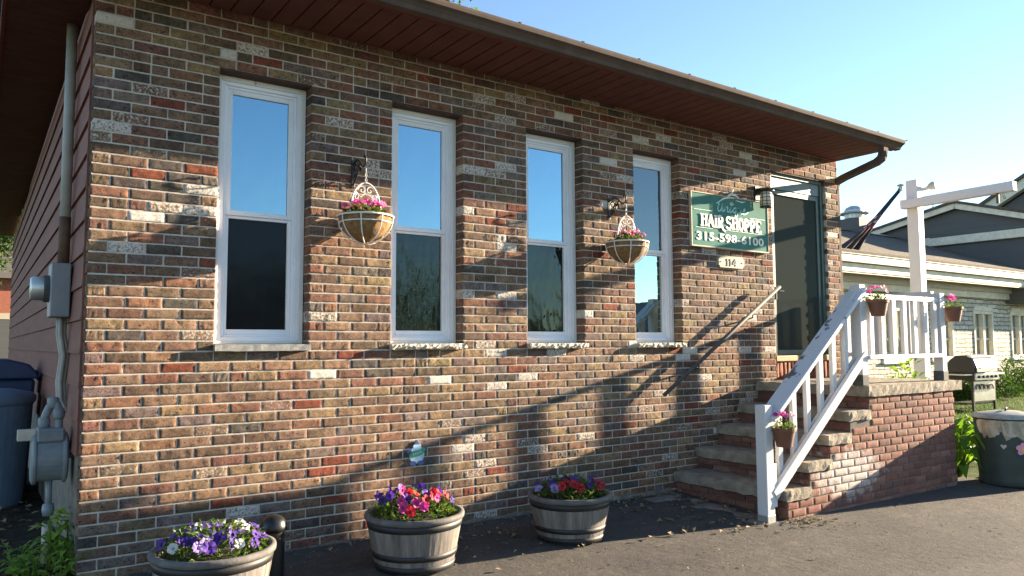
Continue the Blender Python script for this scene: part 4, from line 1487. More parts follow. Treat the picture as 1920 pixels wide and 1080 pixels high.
for k in range(5): stroke(m, [(2.19+.016*k, -.793+.003*k), (2.195+.016*k, -.776+.003*k)], .004, -.0165, .002)
m.build('sash_marks', M['letter'], wo)


# ---------------------------------------------------------------- pots hooked on the railing
def rail_pot(x, y, z, label, seed):
    rg = random.Random(seed)
    t = thing('flower_pot', label, 'flower pot', (x, y, z), 'small brown pots hooked on the railing')
    m = MB(); m.lathe([(0, 0), (.062, 0), (.088, .125), (.096, .127), (.098, .155), (.090, .156), (.086, .13), (0, .13)], (x, y, z), 28); m.build('pot', M['terracotta'], t, smooth=False, bevel=.002)
    m = MB(); m.lathe([(.086, .14), (0, .146)], (x, y, z), 16); m.build('soil', M['soil'], t)
    m = MB(); m.bar((x, y+.085, z+.13), (x, y+.11, z+.17), .03, .006); m.build('hook', M['terracotta'], t)
    m = MB(); foliage(m, (x, y, z+.135), .085, .085, .085, 90, .038, rg, .1); m.build('foliage', M['leaf'], t)
    for (px, py, pz, c) in spread(9, lambda a, b, g: g.choice(['pink', 'magenta', 'pink', 'white']) if b < .2 else g.choice(['pink', 'magenta']), rg, .10, .04, .9):
        flower(t, (x+px*.085, y+py*.085, z+.155+pz), (px*.6, py*.4-.5, .6), c, .024)
    return t


rail_pot(4.945, RY-.115, -.815, 'small brown pot of pink flowers hooked on the lowest railing post', 1)
rail_pot(6.455, RY-.115, .285, 'small brown pot of pink flowers hooked at the top of the stair rail', 2)
rail_pot(7.995, RY-.08, .255, 'small brown pot of pink flowers hooked on the far end of the landing rail', 3)

# ---------------------------------------------------------------- white sign post beyond the landing
sp = thing('sign_post', 'tall white wooden post with a projecting arm and no sign board, behind the landing rail', 'post', (9.84, .03, gz(9.84, .03)))
m = MB(); m.box(9.765, 9.915, -.045, .105, gz(9.84, .03)-.03, 2.235); m.build('post', M['white'], sp, bevel=.008)
m = MB(); m.bar((9.708, .135, 1.900), (9.708, -1.245, 1.925), .11, .118); m.build('arm', M['white'], sp, bevel=.008)
m = MB(); m.tube([(9.925, -.03, 2.11), (9.96, -.05, 2.12)], .02, 8); m.build('lamp_mount', M['creamgrey'], sp)
for a in (-.35, .4):
    d = Vector((.35, -.75+a, .28)).normalized()
    p = Vector((9.965, -.055, 2.12))
    m = MB(); m.tube([p, p+d*.06, p+d*.062, p+d*.13], [.02, .022, .036, .045], 12); m.build('flood_light', M['creamgrey'], sp)
m = MB(); m.box(9.683, 9.712, -1.07, -1.04, 1.74, 1.862); m.build('hanger', M['galv'], sp)
for yy in (-.28, -1.13):
    m = MB(); m.tube([(9.698, yy, 1.84), (9.698, yy, 1.82)]+[(9.698, yy+.015*math.sin(a), 1.803+.015*math.cos(a)) for a in [k*.6 for k in range(9)]], .005, 6)
    m.build('eye_hook', M['galv'], sp)

# ---------------------------------------------------------------- trash can with painted flowers
CX, CY = 8.52, -1.50
g = gz(CX, CY)
tc = thing('trash_can', 'dark green metal trash can painted with pink and blue flowers, pale lid, beyond the steps', 'trash can', (CX, CY, g))
m = MB()
CR = lambda z: .275+.035*z/.70
pr = [(0, 0), (CR(0), 0), (CR(0)+.008, .02)]
for k in range(1, 14):
    z = .02+k*.05
    pr.append((CR(z)+(.004 if k in (4, 9) else 0), z))
pr += [(CR(.70)+.012, .70), (CR(.70)+.012, .718), (CR(.7)-.01, .718)]
m.lathe(pr, (CX, CY, g), 40); m.build('drum', M['canGreen'], tc, smooth=True)
m = MB(); m.lathe([(CR(.7)+.020, .700), (CR(.7)+.022, .725), (.26, .745), (.12, .768), (0, .772)], (CX, CY, g), 40); m.build('lid', M['canlid2'], tc, smooth=True)
m = MB(); m.tube([(CX-.07, CY-.02, g+.765), (CX-.06, CY-.02, g+.795), (CX+.06, CY+.02, g+.795), (CX+.07, CY+.02, g+.765)], .009, 8); m.build('lid_handle', M['black'], tc)


def on_can(ang, z, pts, r0=.004, th=.002):
    """flat shape (u along the girth, v up) wrapped on the drum"""
    out = []
    for u, v in pts:
        zz = z+v
        rr = CR(zz)+r0
        a = ang+u/rr
        out.append((CX+rr*math.cos(a), CY+rr*math.sin(a), g+zz))
    return out


def painted(mb, ang, z, poly, mi=0, r0=.005):
    c = on_can(ang, z, [(sum(p[0] for p in poly)/len(poly), sum(p[1] for p in poly)/len(poly))], r0)
    ps = on_can(ang, z, poly, r0)
    n = len(ps)
    mb.add(c+ps, [(0, 1+i, 1+(i+1) % n) for i in range(n)], mi)


def can_flower(deg, z, rd, mt):
    m = MB()
    a = math.radians(deg)
    for k in range(5):
        t = 2*math.pi*k/5+.3
        painted(m, a, z, [(rd*.62*math.cos(t)+rd*.42*math.cos(q), rd*.62*math.sin(t)+rd*.42*math.sin(q)) for q in [2*math.pi*j/12 for j in range(12)]], 0, .006+.0004*k)
    painted(m, a, z, [(rd*.3*math.cos(q), rd*.3*math.sin(q)) for q in [2*math.pi*j/12 for j in range(12)]], 1, .0095)
    return m.build('painted_flower', [M[mt], M['yellow']], tc)


can_flower(-132, .40, .066, 'pink'); can_flower(-116, .225, .06, 'blue')
m = MB()
rg = random.Random(12)
m2 = MB()
for k in range(13):
    a = -205+k*9+rg.uniform(-3, 3)
    w_, dp = rg.uniform(.05, .085), rg.uniform(.07, .17)
    pl_ = [(w_*math.cos(q)*rg.uniform(.85, 1.1), dp*math.sin(q)*rg.uniform(.85, 1.1) if math.sin(q) < 0 else .03*math.sin(q)) for q in [2*math.pi*j/14 for j in range(14)]]
    painted(m if k % 3 else m2, math.radians(a), .655, pl_, 0, .0052+.0006*k)
painted(m2, math.radians(-165), .42, [(0, -.03), (.03, .005), (.018, .022), (0, .01), (-.018, .022), (-.03, .005)], 0, .006)
m2.build('painted_mark', M['creamgrey'], tc)
m.build('painted_drape', M['drape'], tc)

# ---------------------------------------------------------------- gas grill
GX, GY = 14.9, 1.65
g = gz(GX, GY)
gr = thing('gas_grill', 'black barbecue grill with stainless front panel on the lawn before the stone building', 'grill', (GX, GY, g))
GM = Matrix.Translation((GX, GY, g)) @ Matrix.Rotation(math.radians(-5), 4, 'Z')


def gp(mb, name, mt, bevel=.006, smooth=False):
    mb.v = [tuple(GM @ Vector(p)) for p in mb.v]
    return mb.build(name, M[mt], gr, bevel=bevel, smooth=smooth)


m = MB()                                  # lid: rounded hood, open side forward
prof = [(-.26, .70), (-.27, .80), (-.22, .95), (-.08, 1.03), (.08, 1.02), (.20, .93), (.25, .82), (.25, .70)]
m.prism(prof, (-.40, 0, 0), (0, 1, 0), (0, 0, 1), (1, 0, 0), .80); gp(m, 'hood', 'lid', .01)
m = MB(); m.box(-.36, .36, -.20, -.08, .985, 1.02); m.prism([(-.288, .72), (-.287, .80), (-.235, .955), (-.09, 1.045), (-.085, 1.034), (-.225, .95), (-.275, .80), (-.275, .72)], (-.34, 0, 0), (0, 1, 0), (0, 0, 1), (1, 0, 0), .68)
gp(m, 'hood_face', 'stainless', .002)
m = MB(); m.box(-.40, .40, -.25, .24, .56, .70); gp(m, 'firebox', 'lid')
m = MB(); m.box(-.38, .38, -.285, -.252, .57, .70); gp(m, 'control_panel', 'stainless')
for k in range(5):
    m = MB(); m.lathe([(.025, -.285), (.022, -.315), (0, -.316)], (-.28+.14*k, 0, .635), 12, axis='Y'); gp(m, 'knob', 'black', 0)
m = MB(); m.tube([(-.3, -.29, .80), (-.3, -.33, .80), (.3, -.33, .80), (.3, -.29, .80)], .012, 8); gp(m, 'hood_handle', 'stainless', 0)
for s in (-1, 1):
    m = MB(); m.box(min(s*.405, s*.66), max(s*.405, s*.66), -.24, .22, .66, .69); gp(m, 'side_shelf', 'stainless')
m = MB(); m.box(-.36, .36, -.22, -.205, .18, .55); gp(m, 'cart_front', 'stainless')
m = MB()
for k in range(4): m.tube([(-.22+.14*k+.07*math.cos(a), -.235, .40+.09*math.sin(a)) for a in [math.pi*q/10 for q in range(11)]], .011, 6)
gp(m, 'tool_hook', 'black', 0)
for sx in (-1, 1):
    for sy in (-1, 1):
        m = MB(); m.box(sx*.36-.02, sx*.36+.02, sy*.2-.02, sy*.2+.02, 0.0, .56); gp(m, 'leg', 'lid', .003)
m = MB(); m.box(-.36, .36, -.2, .2, .13, .15); gp(m, 'bottom_shelf', 'lid')

# ---------------------------------------------------------------- meters and bins on the siding side
em = thing('electric_meter', 'grey electric meter box with round glass dial and tall riser pipe on the brown siding', 'electric meter', (-.05, .86, .1))
m = MB(); m.box(-.135, -.018, .74, 1.00, .235, .60); m.build('meter_box', M['meterbox'], em, bevel=.008)
m = MB(); m.lathe([(.092, -.1355), (.092, -.165), (.088, -.17)], (0, .87, .43), 28, axis='X'); m.build('dial_ring', M['galv'], em, smooth=False)
m = MB(); m.lathe([(.082, -.17), (.080, -.235), (.07, -.245), (0, -.248)], (0, .87, .43), 28, axis='X'); m.build('dial_glass', M['canlid'], em, smooth=True)
m = MB(); m.tube([(-.058, .86, .60), (-.058, .86, 2.30)], .034, 16); m.build('riser_pipe', M['conduit'], em, smooth=True)
m = MB(); m.tube([(-.058, .86, .605), (-.058, .86, .93)], .0365, 16); m.build('riser_sleeve', M['rust'], em, smooth=True)
m = MB(); m.tube([(-.045, 1.02, .5), (-.045, 1.02, 2.25)], .014, 8); m.build('thin_pipe', M['conduit'], em, smooth=True)
m = MB()
for k, (ox_, oy_) in enumerate(((0, 0), (.022, .02), (-.012, .03))):
    m.tube([(-.06+ox_, .85+oy_, .235), (-.058+ox_, .86+oy_, .12), (-.035+ox_, .84+oy_, -.03), (-.05+ox_, .86+oy_, -.20), (-.045+ox_, .82+oy_, -.33), (-.01+ox_*.3, .76+oy_, -.40)], .015, 8)
m.build('service_cable', M['conduit'], em, smooth=True)

gm = thing('gas_meter', 'grey gas meter with bent pipes standing at the corner of the brown siding', 'gas meter', (-.14, .45, gz(-.14, .45)))
gy = .45
m = MB()
m.lathe([(0, -.10), (.10, -.10), (.118, -.09), (.118, -.075), (.105, -.07), (.105, .07), (.118, .075), (.118, .09), (.10, .10), (0, .10)], (-.125, gy, -.66), 26, axis='X')
m.v = [(vx, vy*1.0, -.66+(vz+.66)*1.35) for vx, vy, vz in m.v]
m.build('meter_body', M['gasgrey'], gm, bevel=.004)
m = MB(); m.box(-.20, -.05, gy-.085, gy+.085, -.555, -.47); m.build('meter_head', M['gasgrey'], gm, bevel=.012)
m = MB(); m.box(-.30, -.2005, gy-.03, gy+.03, -.545, -.475); m.build('index_box', M['creamgrey'], gm, bevel=.006)
m = MB()
m.tube([(-.16, gy, -.475), (-.155, gy, -.40), (-.135, gy, -.345), (-.115, gy-.01, -.315), (-.095, gy-.02, -.325), (-.085, gy-.03, -.36), (-.078, gy-.03, -.60), (-.07, gy-.03, -.635), (-.04, gy-.03, -.645), (.004, gy-.03, -.645)], .024, 12)
for p in ((-.16, gy, -.44), (-.115, gy-.01, -.317), (-.085, gy-.03, -.385), (-.072, gy-.03, -.625)):
    m.lathe([(0, -.035), (.028, -.034), (.034, -.02), (.034, .02), (.028, .034), (0, .035)], p, 12)
m.tube([(-.12, gy, -.79), (-.12, gy, -1.0)], .018, 10)
m.lathe([(0, -.04), (.03, -.035), (.036, 0), (.03, .035), (0, .04)], (-.12, gy, -.98), 12)
m.build('pipework', M['gasgrey'], gm, smooth=True)
m = MB(); m.tube([(-.12, gy, -1.34), (-.12, gy, -1.06)], .030, 12); m.build('riser_sleeve', M['creamgrey'], gm, smooth=True)

BX, BY = -.37, 3.62
g = gz(BX, BY)
wb = thing('wheelie_bin', 'dark blue wheelie bin with hinged lid behind the round grey bin', 'bin', (BX, BY, g))
m = MB(); m.prism([(-.27, 0), (.27, 0), (.31, 1.06), (-.31, 1.06)], (BX, BY-.3, g), (1, 0, 0), (0, 0, 1), (0, 1, 0), .62); m.build('body', M['binblue'], wb, bevel=.03)
m = MB()
m.prism([(-.33, 1.062), (.33, 1.062), (.335, 1.10), (.26, 1.20), (.08, 1.25), (-.10, 1.25), (-.26, 1.20), (-.335, 1.10)], (BX, BY-.34, g), (1, 0, 0), (0, 0, 1), (0, 1, 0), .70)
m.build('lid', M['binblue'], wb, bevel=.02)
m = MB(); m.bar((BX+.31, BY+.30, g+1.08), (BX+.41, BY+.30, g+1.12), .05, .07); m.tube([(BX+.34, BY-.2, g+1.05), (BX+.39, BY-.1, g+1.14), (BX+.40, BY+.28, g+1.14)], .02, 8); m.build('handle', M['binblue'], wb, bevel=.01)
rb_ = thing('round_bin', 'round blue-grey plastic trash bin with lid against the siding', 'bin', (-.40, 2.85, gz(-.4, 2.85)))
g = gz(-.4, 2.85)
m = MB(); m.lathe([(0, 0), (.25, 0), (.305, .86), (.315, .87), (.315, .90), (0, .90)], (-.40, 2.85, g), 36); m.build('body', M['bingrey'], rb_, smooth=False, bevel=.004)
m = MB(); m.lathe([(.325, .885), (.33, .93), (.30, .965), (.15, 1.0), (0, 1.005)], (-.40, 2.85, g), 36); m.build('lid', M['bingrey'], rb_, smooth=True)

# ---------------------------------------------------------------- stone building on the right
sb = thing('stone_building', 'low stone building with cream eaves and brown shingle roof across the lawn', 'building', (17, 3.3, -1.2))
X0, X1, YF = 8.6, 27.0, 3.3
wins = [(x, x+1.03, -.36, .78) for x in (10.72, 12.75, 14.78, 16.79, 18.82, 20.82, 22.85)]
m = MB()
xs = sorted({X0, X1}.union(*[{w[0], w[1]} for w in wins])); zs = [-1.9, -.36, .78, 1.12]
for i in range(len(xs)-1):
    for j in range(3):
        cx, cz = (xs[i]+xs[i+1])/2, (zs[j]+zs[j+1])/2
        if any(w[0] < cx < w[1] and w[2] < cz < w[3] for w in wins): continue
        m.add([(xs[i], YF, zs[j]), (xs[i+1], YF, zs[j]), (xs[i+1], YF, zs[j+1]), (xs[i], YF, zs[j+1])], [(0, 1, 2, 3)])
for w in wins:
    a, b, c, d = w
    m.add([(a, YF, c), (a, YF+.16, c), (a, YF+.16, d), (a, YF, d)], [(0, 1, 2, 3)])
    m.add([(b, YF, c), (b, YF+.16, c), (b, YF+.16, d), (b, YF, d)], [(3, 2, 1, 0)])
m.box(X0, X0+.2, YF+.001, 8.7, -1.9, 1.12); m.box(X1-.2, X1, YF+.001, 8.7, -1.9, 1.12); m.box(X0+.2, X1-.2, 8.5, 8.7, -1.9, 1.12)
m.build('stone_wall', M['stone'], sb)
for (a, b, c, d) in wins:
    m = MB()
    fw = .07
    m.box(a, a+fw, YF-.02, YF+.10, c, d); m.box(b-fw, b, YF-.02, YF+.10, c, d)
    m.box(a+fw, b-fw, YF-.02, YF+.10, d-fw, d); m.box(a-.04, b+.04, YF-.05, YF+.10, c-.05, c-.001); m.box(a+fw, b-fw, YF-.02, YF+.1, c, c+fw)
    mid = (a+b)/2
    m.box(mid-.05, mid+.05, YF-.018, YF+.09, c+fw, d-fw)
    m.prism([(a-.05, d+.002), (b+.05, d+.002), (b-.06, d+.10), (mid, d+.13), (a+.06, d+.10)], (0, YF-.03, 0), (1, 0, 0), (0, 0, 1), (0, 1, 0), .03)
    w_ = m.build('window', M['creamtrim'], sb, bevel=.008)
    m = MB()
    for p, q in ((a+fw, mid-.05), (mid+.05, b-fw)):
        zc = (c+d)/2-.1
        m.box(p, q, YF+.035, YF+.075, zc-.025, zc+.025)
        m.box(p, q, YF+.05, YF+.07, zc+.28, zc+.295)
        m.box((p+q)/2-.007, (p+q)/2+.007, YF+.05, YF+.07, zc+.025, d-fw)
    m.build('muntin', M['creamtrim'], w_)
    m = MB(); m.box(a+.01, b-.01, YF+.08, YF+.09, c, d); m.build('pane', M['panefar'], w_)
m = MB()
m.box(X0-.4, X1, 2.72, 2.80, 1.55, 1.70)           # gutter face
m.box(X0-.4, X1, 2.80, 2.86, 1.38, 1.545)          # fascia
m.box(X0-.4, X1, 3.20, 3.29, 1.09, 1.30)           # frieze board
m.box(X0-.4, X1, 2.70, 2.72, 1.695, 1.715)
m.build('eave_board', M['creamtrim'], sb, bevel=.01)
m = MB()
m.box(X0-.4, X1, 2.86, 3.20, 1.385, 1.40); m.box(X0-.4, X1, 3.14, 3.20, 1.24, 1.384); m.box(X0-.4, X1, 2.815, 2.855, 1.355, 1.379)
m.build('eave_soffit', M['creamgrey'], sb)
m = MB()
m.prism([(2.70, 1.72), (6.0, 2.93), (9.3, 1.72), (9.3, 1.78), (6.0, 2.99), (2.70, 1.765)], (X0-.4, 0, 0), (0, 1, 0), (0, 0, 1), (1, 0, 0), X1-X0+.4)
m.build('roof', M['shinglebrown'], sb)
m = MB(); m.prism([(5.85, 2.965), (6.0, 3.022), (6.15, 2.965)], (X0-.4, 0, 0), (0, 1, 0), (0, 0, 1), (1, 0, 0), 12.2); m.build('ridge_cap', M['canlid'], sb)
m = MB(); m.box(18.05, 18.62, 5.6, 6.15, 2.6, 3.29); ch = m.build('chimney', M['darkwall'], sb, bevel=.01)
m = MB(); m.lathe([(.22, 3.29), (.24, 3.31), (.24, 3.42), (.36, 3.425), (.37, 3.44), (.33, 3.47), (.25, 3.48), (.24, 3.53), (.19, 3.60), (.1, 3.645), (0, 3.655)], (18.34, 5.9, 0), 20); m.build('chimney_cowl', M['canlid'], ch, smooth=False)

# darker, taller house joined on behind
dh = thing('gabled_building', 'dark grey gabled building with cream trim rising behind the stone building roof', 'building', (24, 5, -1.2))
XC = 20.6
m = MB()
m.prism([(2.74, 1.0), (7.0, 1.0), (7.0, 3.09), (4.32, 3.62), (2.74, 3.15)], (XC, 0, 0), (0, 1, 0), (0, 0, 1), (1, 0, 0), 9)
m.build('gable_wall', M['darkwall'], dh)
m = MB()
m.box(XC-.12, XC-.001, 2.72, 5.06, 2.625, 2.84); m.box(XC-.05, XC-.001, 5.062, 5.22, 2.3, 2.87)
m.build('trim_band', M['creamtrim'], dh, bevel=.01)
m = MB()
for (p, q) in (((7.15, 3.045), (4.32, 3.625)), ((4.32, 3.625), (2.5, 3.06))):
    m.bar((XC-.16, p[0], p[1]), (XC-.16, q[0], q[1]), .06, .14, up=(0, 0, 1))
m.build('bargeboard', M['creamtrim'], dh)
m = MB()
m.prism([(7.25, 3.09), (4.32, 3.70), (2.4, 3.12), (2.4, 3.18), (4.32, 3.77), (7.25, 3.15)], (XC-.25, 0, 0), (0, 1, 0), (0, 0, 1), (1, 0, 0), 9.3)
m.build('roof', M['shingle'], dh)
fh = thing('far_house', 'steep roof edge of a farther dark house at the right edge behind the grey gable', 'house', (33, 3, -1.2))
m = MB(); m.prism([(8.5, 0), (8.5, 4.5), (5.85, 6.0), (3.2, 4.5), (3.2, 0)], (30, 0, -.4), (0, 1, 0), (0, 0, 1), (1, 0, 0), 8); m.build('wall', M['darkwall'], fh)
m = MB()
for (p, q) in (((9.0, 4.2), (5.85, 5.98)), ((5.85, 5.98), (2.7, 4.2))): m.bar((29.85, p[0], p[1]-.12), (29.85, q[0], q[1]-.12), .30, .34, up=(0, 0, 1))
m.build('bargeboard', M['creamtrim'], fh)
m = MB(); m.prism([(9.2, 4.15), (5.85, 6.03), (2.5, 4.15), (2.5, 4.27), (5.85, 6.15), (9.2, 4.27)], (29.6, 0, 0), (0, 1, 0), (0, 0, 1), (1, 0, 0), 9); m.build('roof', M['shingle'], fh)

# flag on a slanting pole
fl = thing('flag', 'furled striped flag on a slanting pole above the stone building eave', 'flag', (12.75, 2.75, 1.75))
a, b = Vector((12.92, 2.9, 1.76)), Vector((14.72, 2.75, 3.17))
m = MB(); m.tube([a, b], .022, 8); m.build('pole', M['black'], fl)
m = MB(); m.lathe([(0, -.06), (.05, -.05), (.055, .0), (.03, .02), (.07, .06), (0, .09)], b, 10); m.build('finial', M['canlid'], fl)
m = MB()
nu, nv = 26, 18
P = {}
for i in range(nu+1):
    u = i/nu                              # along the pole from the tip
    for j in range(nv+1):
        v = j/nv
        w = .05+.68*max(0, (u-.25)/.75)**1.6
        base = b+(a-b)*(.04+.95*u)
        off = Vector((.30*w-w*v*1.05, -.03+.07*math.sin(v*16+u*4)*(.3+u), -w*.10*v-.02))
        P[i, j] = len(m.v); m.v.append(tuple(base+off))
for i in range(nu):
    for j in range(nv):
        u, v = i/nu, j/nv
        if .40 < u < .62: c = [(.38, .03, .04), (.02, .02, .03), (.62, .55, .52), (.015, .015, .02)][(j//2+i) % 4]
        elif u >= .62: c = [(.022, .018, .02), (.05, .03, .03), (.012, .012, .016), (.09, .06, .05)][(j//3) % 4]
        else: c = (.022, .018, .022) if j % 5 else (.10, .02, .03)
        m.f.append((P[i, j], P[i+1, j], P[i+1, j+1], P[i, j+1])); m.mi.append(0); m.rn.append(.5); m.cl.append(c)
m.build('cloth', M['flagcloth'], fl, smooth=True)


# ---------------------------------------------------------------- vegetation
def clump(name, label, cat, loc, rx, ry, h, n, ls, mt, seed, group=None, low=.1, stem=True):
    rg = random.Random(seed)
    t = thing(name, label, cat, loc, group)
    m = MB()
    # several sub-mounds so the outline is uneven
    for q in range(max(3, int(rx*4))):
        cx, cy = loc[0]+rg.uniform(-.65, .65)*rx, loc[1]+rg.uniform(-.65, .65)*ry
        foliage(m, (cx, cy, loc[2]), rx*.5, ry*.6, h*rg.uniform(.65, 1.1), n//max(3, int(rx*4)), ls, rg, low)
    m.build('foliage', M[mt], t)
    if stem:
        m = MB()
        for q in range(5):
            x, y = loc[0]+rg.uniform(-.4, .4)*rx, loc[1]+rg.uniform(-.4, .4)*ry
            m.tube([(x, y, loc[2]-.03), (x+rg.uniform(-.1, .1), y+rg.uniform(-.1, .1), loc[2]+h*.7)], [.014, .006], 6)
        m.build('stem', M['bark'], t)
    return t


hx = [(16.6, .75), (17.9, .7), (19.2, .8), (20.5, .72), (21.9, .8)]
HL = ['rounded green bush directly behind the grill', 'rounded green bush right of the grill under the stone wall', 'green bush under the twin window of the stone wall',
      'green bush between the two stone wall windows', 'green bush farthest right along the stone wall']
for k, (x, h) in enumerate(hx):
    clump('hedge_bush', HL[k], 'bush', (x, 2.5, gz(x, 2.5)), .8, .6, h, 1500, .085, 'hedgeleaf', 30+k, 'bushes along the stone wall')
clump('leafy_shrub', 'sunlit leafy shrub seen under the landing rail', 'shrub', (8.72, -.42, gz(8.72, -.42)), .42, .5, 1.34, 1100, .11, 'hostaleaf', 41)


def hosta(x, y, label, seed, s=1.0):
    rg = random.Random(seed)
    m = MB()
    z = gz(x, y)
    for k in range(60):
        t = rg.uniform(0, 6.28); r = rg.uniform(.05, .22)*s; hh = rg.uniform(.1, .62)*s*(1-r*1.1)
        p = Vector((x+r*math.cos(t), y+r*math.sin(t), z+hh))
        m.tube([(x+.03*math.cos(t), y+.03*math.sin(t), z), tuple(p)], [.006, .004], 5)
        m.leaf(p, (math.cos(t), math.sin(t), rg.uniform(-.5, .3)), (0, 0, 1), rg.uniform(.16, .27)*s, rg.uniform(.09, .15)*s, 0, rg.random(), .9)
    o = m.build('hosta', M['hostaleaf'])
    rebase(o, (x, y, z))
    tag(o, label, 'plant', 'hostas beside the steps')


hosta(8.42, -1.02, 'broad-leaved plant growing tight against the brick side of the steps', 1, 1.0)
hosta(9.15, -.55, 'broad-leaved plant behind the trash can, right of the steps', 2, 1.05)
hosta(8.95, -.05, 'broad-leaved plant farthest back beyond the landing corner', 3, 1.0)


def weed(x, y, h, label, seed, n=40, ls=.11):
    rg = random.Random(seed)
    z = gz(x, y)
    m = MB()
    for s_ in range(5):
        t = rg.uniform(0, 6.28)
        tip = Vector((x+rg.uniform(-.12, .12), y+rg.uniform(-.12, .12), z+h*rg.uniform(.6, 1.05)))
        m.tube([(x, y, z-.02), ((x+tip.x)/2+.01, (y+tip.y)/2, z+h*.45), tuple(tip)], [.005, .004, .002], 5)
        for k in range(n//5):
            f = rg.uniform(.15, 1)
            p = Vector((x, y, z))+(tip-Vector((x, y, z)))*f
            a = rg.uniform(0, 6.28)
            m.leaf(p, (math.cos(a), math.sin(a), rg.uniform(-.2, .5)), (0, 0, 1), ls*rg.uniform(.6, 1.2), ls*rg.uniform(.35, .6), 0, rg.random(), .5)
    o = m.build('weed', M['weedleaf'])
    rebase(o, (x, y, z))
    tag(o, label, 'plant', 'weeds at the corner of the building')


weed(-.13, .30, .42, 'broad-leaved weed just below the gas meter', 1, 34, .13)
weed(-.05, .16, .30, 'weed pressed against the bottom of the brick corner', 2, 50, .09)
weed(-.22, .12, .17, 'low bright weed at the bottom left edge of the photo', 3, 60, .07)
weed(-.10, .02, .14, 'low feathery weed at the foot of the brick corner', 4, 60, .06)
weed(-.30, .30, .16, 'small weed in the dark soil left of the gas meter', 5, 50, .07)
weed(-.02, .55, .34, 'dark weed behind the gas meter by the foundation', 6, 40, .10)

rg = random.Random(17)
m = MB()
for k in range(9000):
    x = 8.3+rg.random()**1.6*16; y = rg.uniform(-1.05, 3.2)
    if abs(x-8.6) < .6 and y < -.6: continue
    a = rg.uniform(0, 6.28)
    m.leaf((x, y, gz(x, y)), (math.cos(a)*.5, math.sin(a)*.5, 1), (math.sin(a), -math.cos(a), .2), rg.uniform(.05, .12), .012, 0, rg.random(), .4)
o = m.build('grass', M['grassleaf']); tag(o, 'short mown grass of the lawn before the stone building', 'grass', kind='stuff')
rg = random.Random(19)
m = MB()
def litter(x, y, s, lift=.006):
    a = rg.uniform(0, 6.28)
    m.leaf((x, y, gz(x, y)+lift), (math.cos(a), math.sin(a), rg.uniform(0, .25)), (rg.uniform(-.5, .5), rg.uniform(-.5, .5), 1), s, s*rg.uniform(.35, .7), 0, rg.random(), rg.uniform(-.3, .8))
for k in range(150): litter(rg.uniform(4.0, 5.02), -rg.random()**1.5*1.3, rg.uniform(.02, .07))
for k in range(60): litter(rg.uniform(4.9, 5.4), rg.uniform(-1.5, -1.27), rg.uniform(.02, .06))
for k in range(110): litter(rg.uniform(1.0, 6.5), rg.uniform(-2.6, -.05), rg.uniform(.015, .05))
for k in range(420): litter(rg.uniform(.7, 4.6), -rg.random()**2.2*.4-.04, rg.uniform(.015, .045))
for k in range(26): litter(rg.uniform(1.9, 4.2), rg.uniform(-1.1, -.1), rg.uniform(.05, .095), .01)
for k in range(200): litter(rg.uniform(-1.2, 0), rg.uniform(.2, 3.0), rg.uniform(.03, .08), .02)
for k in range(700): litter(rg.uniform(.5, 9.5), rg.uniform(-4.5, -1.3), rg.uniform(.008, .024))
o = m.build('leaf_litter', M['deadleaf']); tag(o, 'dry brown leaves and crumbs scattered on the asphalt by the wall and steps', 'leaves', kind='stuff')
m = MB()
rough_box(m, 4.62, 4.99, -1.28, -.02, gz(4.6, -.6)-.06, gz(4.6, -.6)+.004, .09, .012, seed=90)
m.v = [(x, y, z+gz(x, y)-gz(4.6, -.6)) for x, y, z in m.v]
m.v = [(x+((.10*math.sin(y*7)+.05*math.sin(y*23)+.25*(y+.6)*-1) if x < 4.75 else 0), y, z) for x, y, z in m.v]
o = m.build('concrete_patch', M['concrete']); o['kind'] = 'structure'


def tree(x, y, z0, ht, cr, cz, n, ls, label, seed, group=None, trunk=.16, squash=.85, mt='treeleaf'):
    rg = random.Random(seed)
    t = thing('tree', label, 'tree', (x, y, z0), group)
    m = MB()
    top = Vector((x, y, cz+cr*.4))
    m.tube([(x, y, z0-.1), (x+.05, y, z0+(cz-z0)*.5), tuple(top)], [trunk, trunk*.75, trunk*.25], 10)
    tips = []
    for k in range(16):
        d = Vector((rg.gauss(0, 1), rg.gauss(0, 1), rg.gauss(.15, .7))).normalized()
        p = Vector((x, y, cz))+Vector((d.x*cr, d.y*cr, d.z*cr*squash))*rg.uniform(.55, .95)
        s_ = Vector((x, y, z0+(cz-z0)*rg.uniform(.55, 1.0)))
        m.tube([tuple(s_), tuple((s_+p)/2+Vector((0, 0, .15))), tuple(p)], [trunk*.4, trunk*.22, trunk*.06], 6)
        tips.append(p)
    m.build('trunk', M['bark'], t)
    m = MB()
    for k in range(n):
        c = rg.choice(tips)
        s_ = cr*.36
        p = c+Vector((rg.gauss(0, s_), rg.gauss(0, s_), rg.gauss(0, s_*.75)))
        m.leaf(p, (rg.uniform(-1, 1), rg.uniform(-1, 1), rg.uniform(-.9, .5)), (rg.uniform(-.6, .6), rg.uniform(-.6, .6), 1), ls*rg.uniform(.6, 1.3), ls*rg.uniform(.45, .8), 0, rg.random(), .4)
    m.build('crown', M[mt], t)
    return t


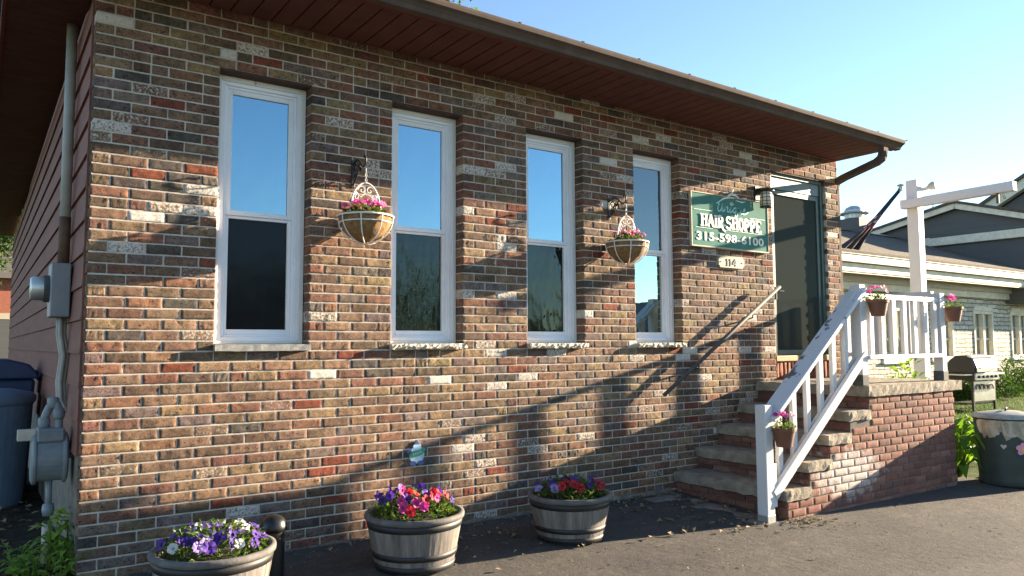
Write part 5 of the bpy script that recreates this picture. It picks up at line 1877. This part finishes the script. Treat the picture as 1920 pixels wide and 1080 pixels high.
tree(8.6, 13.0, -1.4, 9, 1.9, 11.05, 5000, .22, 'tree whose leaf tips show above the gutter at the top', 1)
tree(-.3, 27, -1.4, 6, 1.7, 4.7, 3500, .2, 'dark green tree beyond the far end of the siding', 2, mt='hedgeleaf')
rh = thing('red_house', 'red-orange house wall far behind at the left edge beyond the siding', 'house', (-3, 33, -1.4))
m = MB(); m.box(-9, 3, 33, 40, 1.45, 2.9); m.build('upper_wall', M['redhouse'], rh)
m = MB(); m.box(-9.02, 3.02, 32.98, 40, 1.2, 1.449); m.build('trim_band', M['cream'], rh)
m = MB(); m.box(-9, 3, 33, 40, -1.8, 1.199); m.build('lower_wall', M['darkwall'], rh)
m = MB(); m.prism([(32.6, 2.9), (36.5, 5), (40.4, 2.9)], (-9.3, 0, 0), (0, 1, 0), (0, 0, 1), (1, 0, 0), 12.6); m.build('roof', M['shingle'], rh)
# across the street: what the lower panes mirror
tl = ['street tree across the road, mirrored in the leftmost window', 'street tree across the road, mirrored in the second window', 'street tree across the road, mirrored in the third window', 'farthest street tree across the road, left of the mirrored roof']
t0 = None
for k, (x, y, sz) in enumerate(((6.5, -30, 1.0), (15, -31, 1.1), (23, -30, .95), (30, -36, .8))):
    if t0 is None:
        t0 = t = tree(x, y, gz(x, y), 4, 2.9, 1.2, 16000, .13, tl[k], 60, 'street trees mirrored in the windows')
    else:
        t = copy_tree(t0); t['label'] = tl[k]; t.location = (x, y, gz(x, y))
    t.scale = (sz*1.25, sz*1.25, sz); t.rotation_euler = (0, 0, k*1.3)
oh = thing('opposite_house', 'grey house across the street, its roof mirrored in the right-hand window', 'house', (40, -32, -2.2))
m = MB(); m.box(35, 47, -38, -31, -2.4, .6); m.build('wall', M['darkwall'], oh)
m = MB(); m.prism([(34.6, .6), (47.4, .6), (41, 3.2)], (0, -38.4, 0), (1, 0, 0), (0, 0, 1), (0, 1, 0), 7.8); m.build('roof', M['shingle'], oh)
for o in bpy.data.objects:
    if '_org' in o: del o['_org']
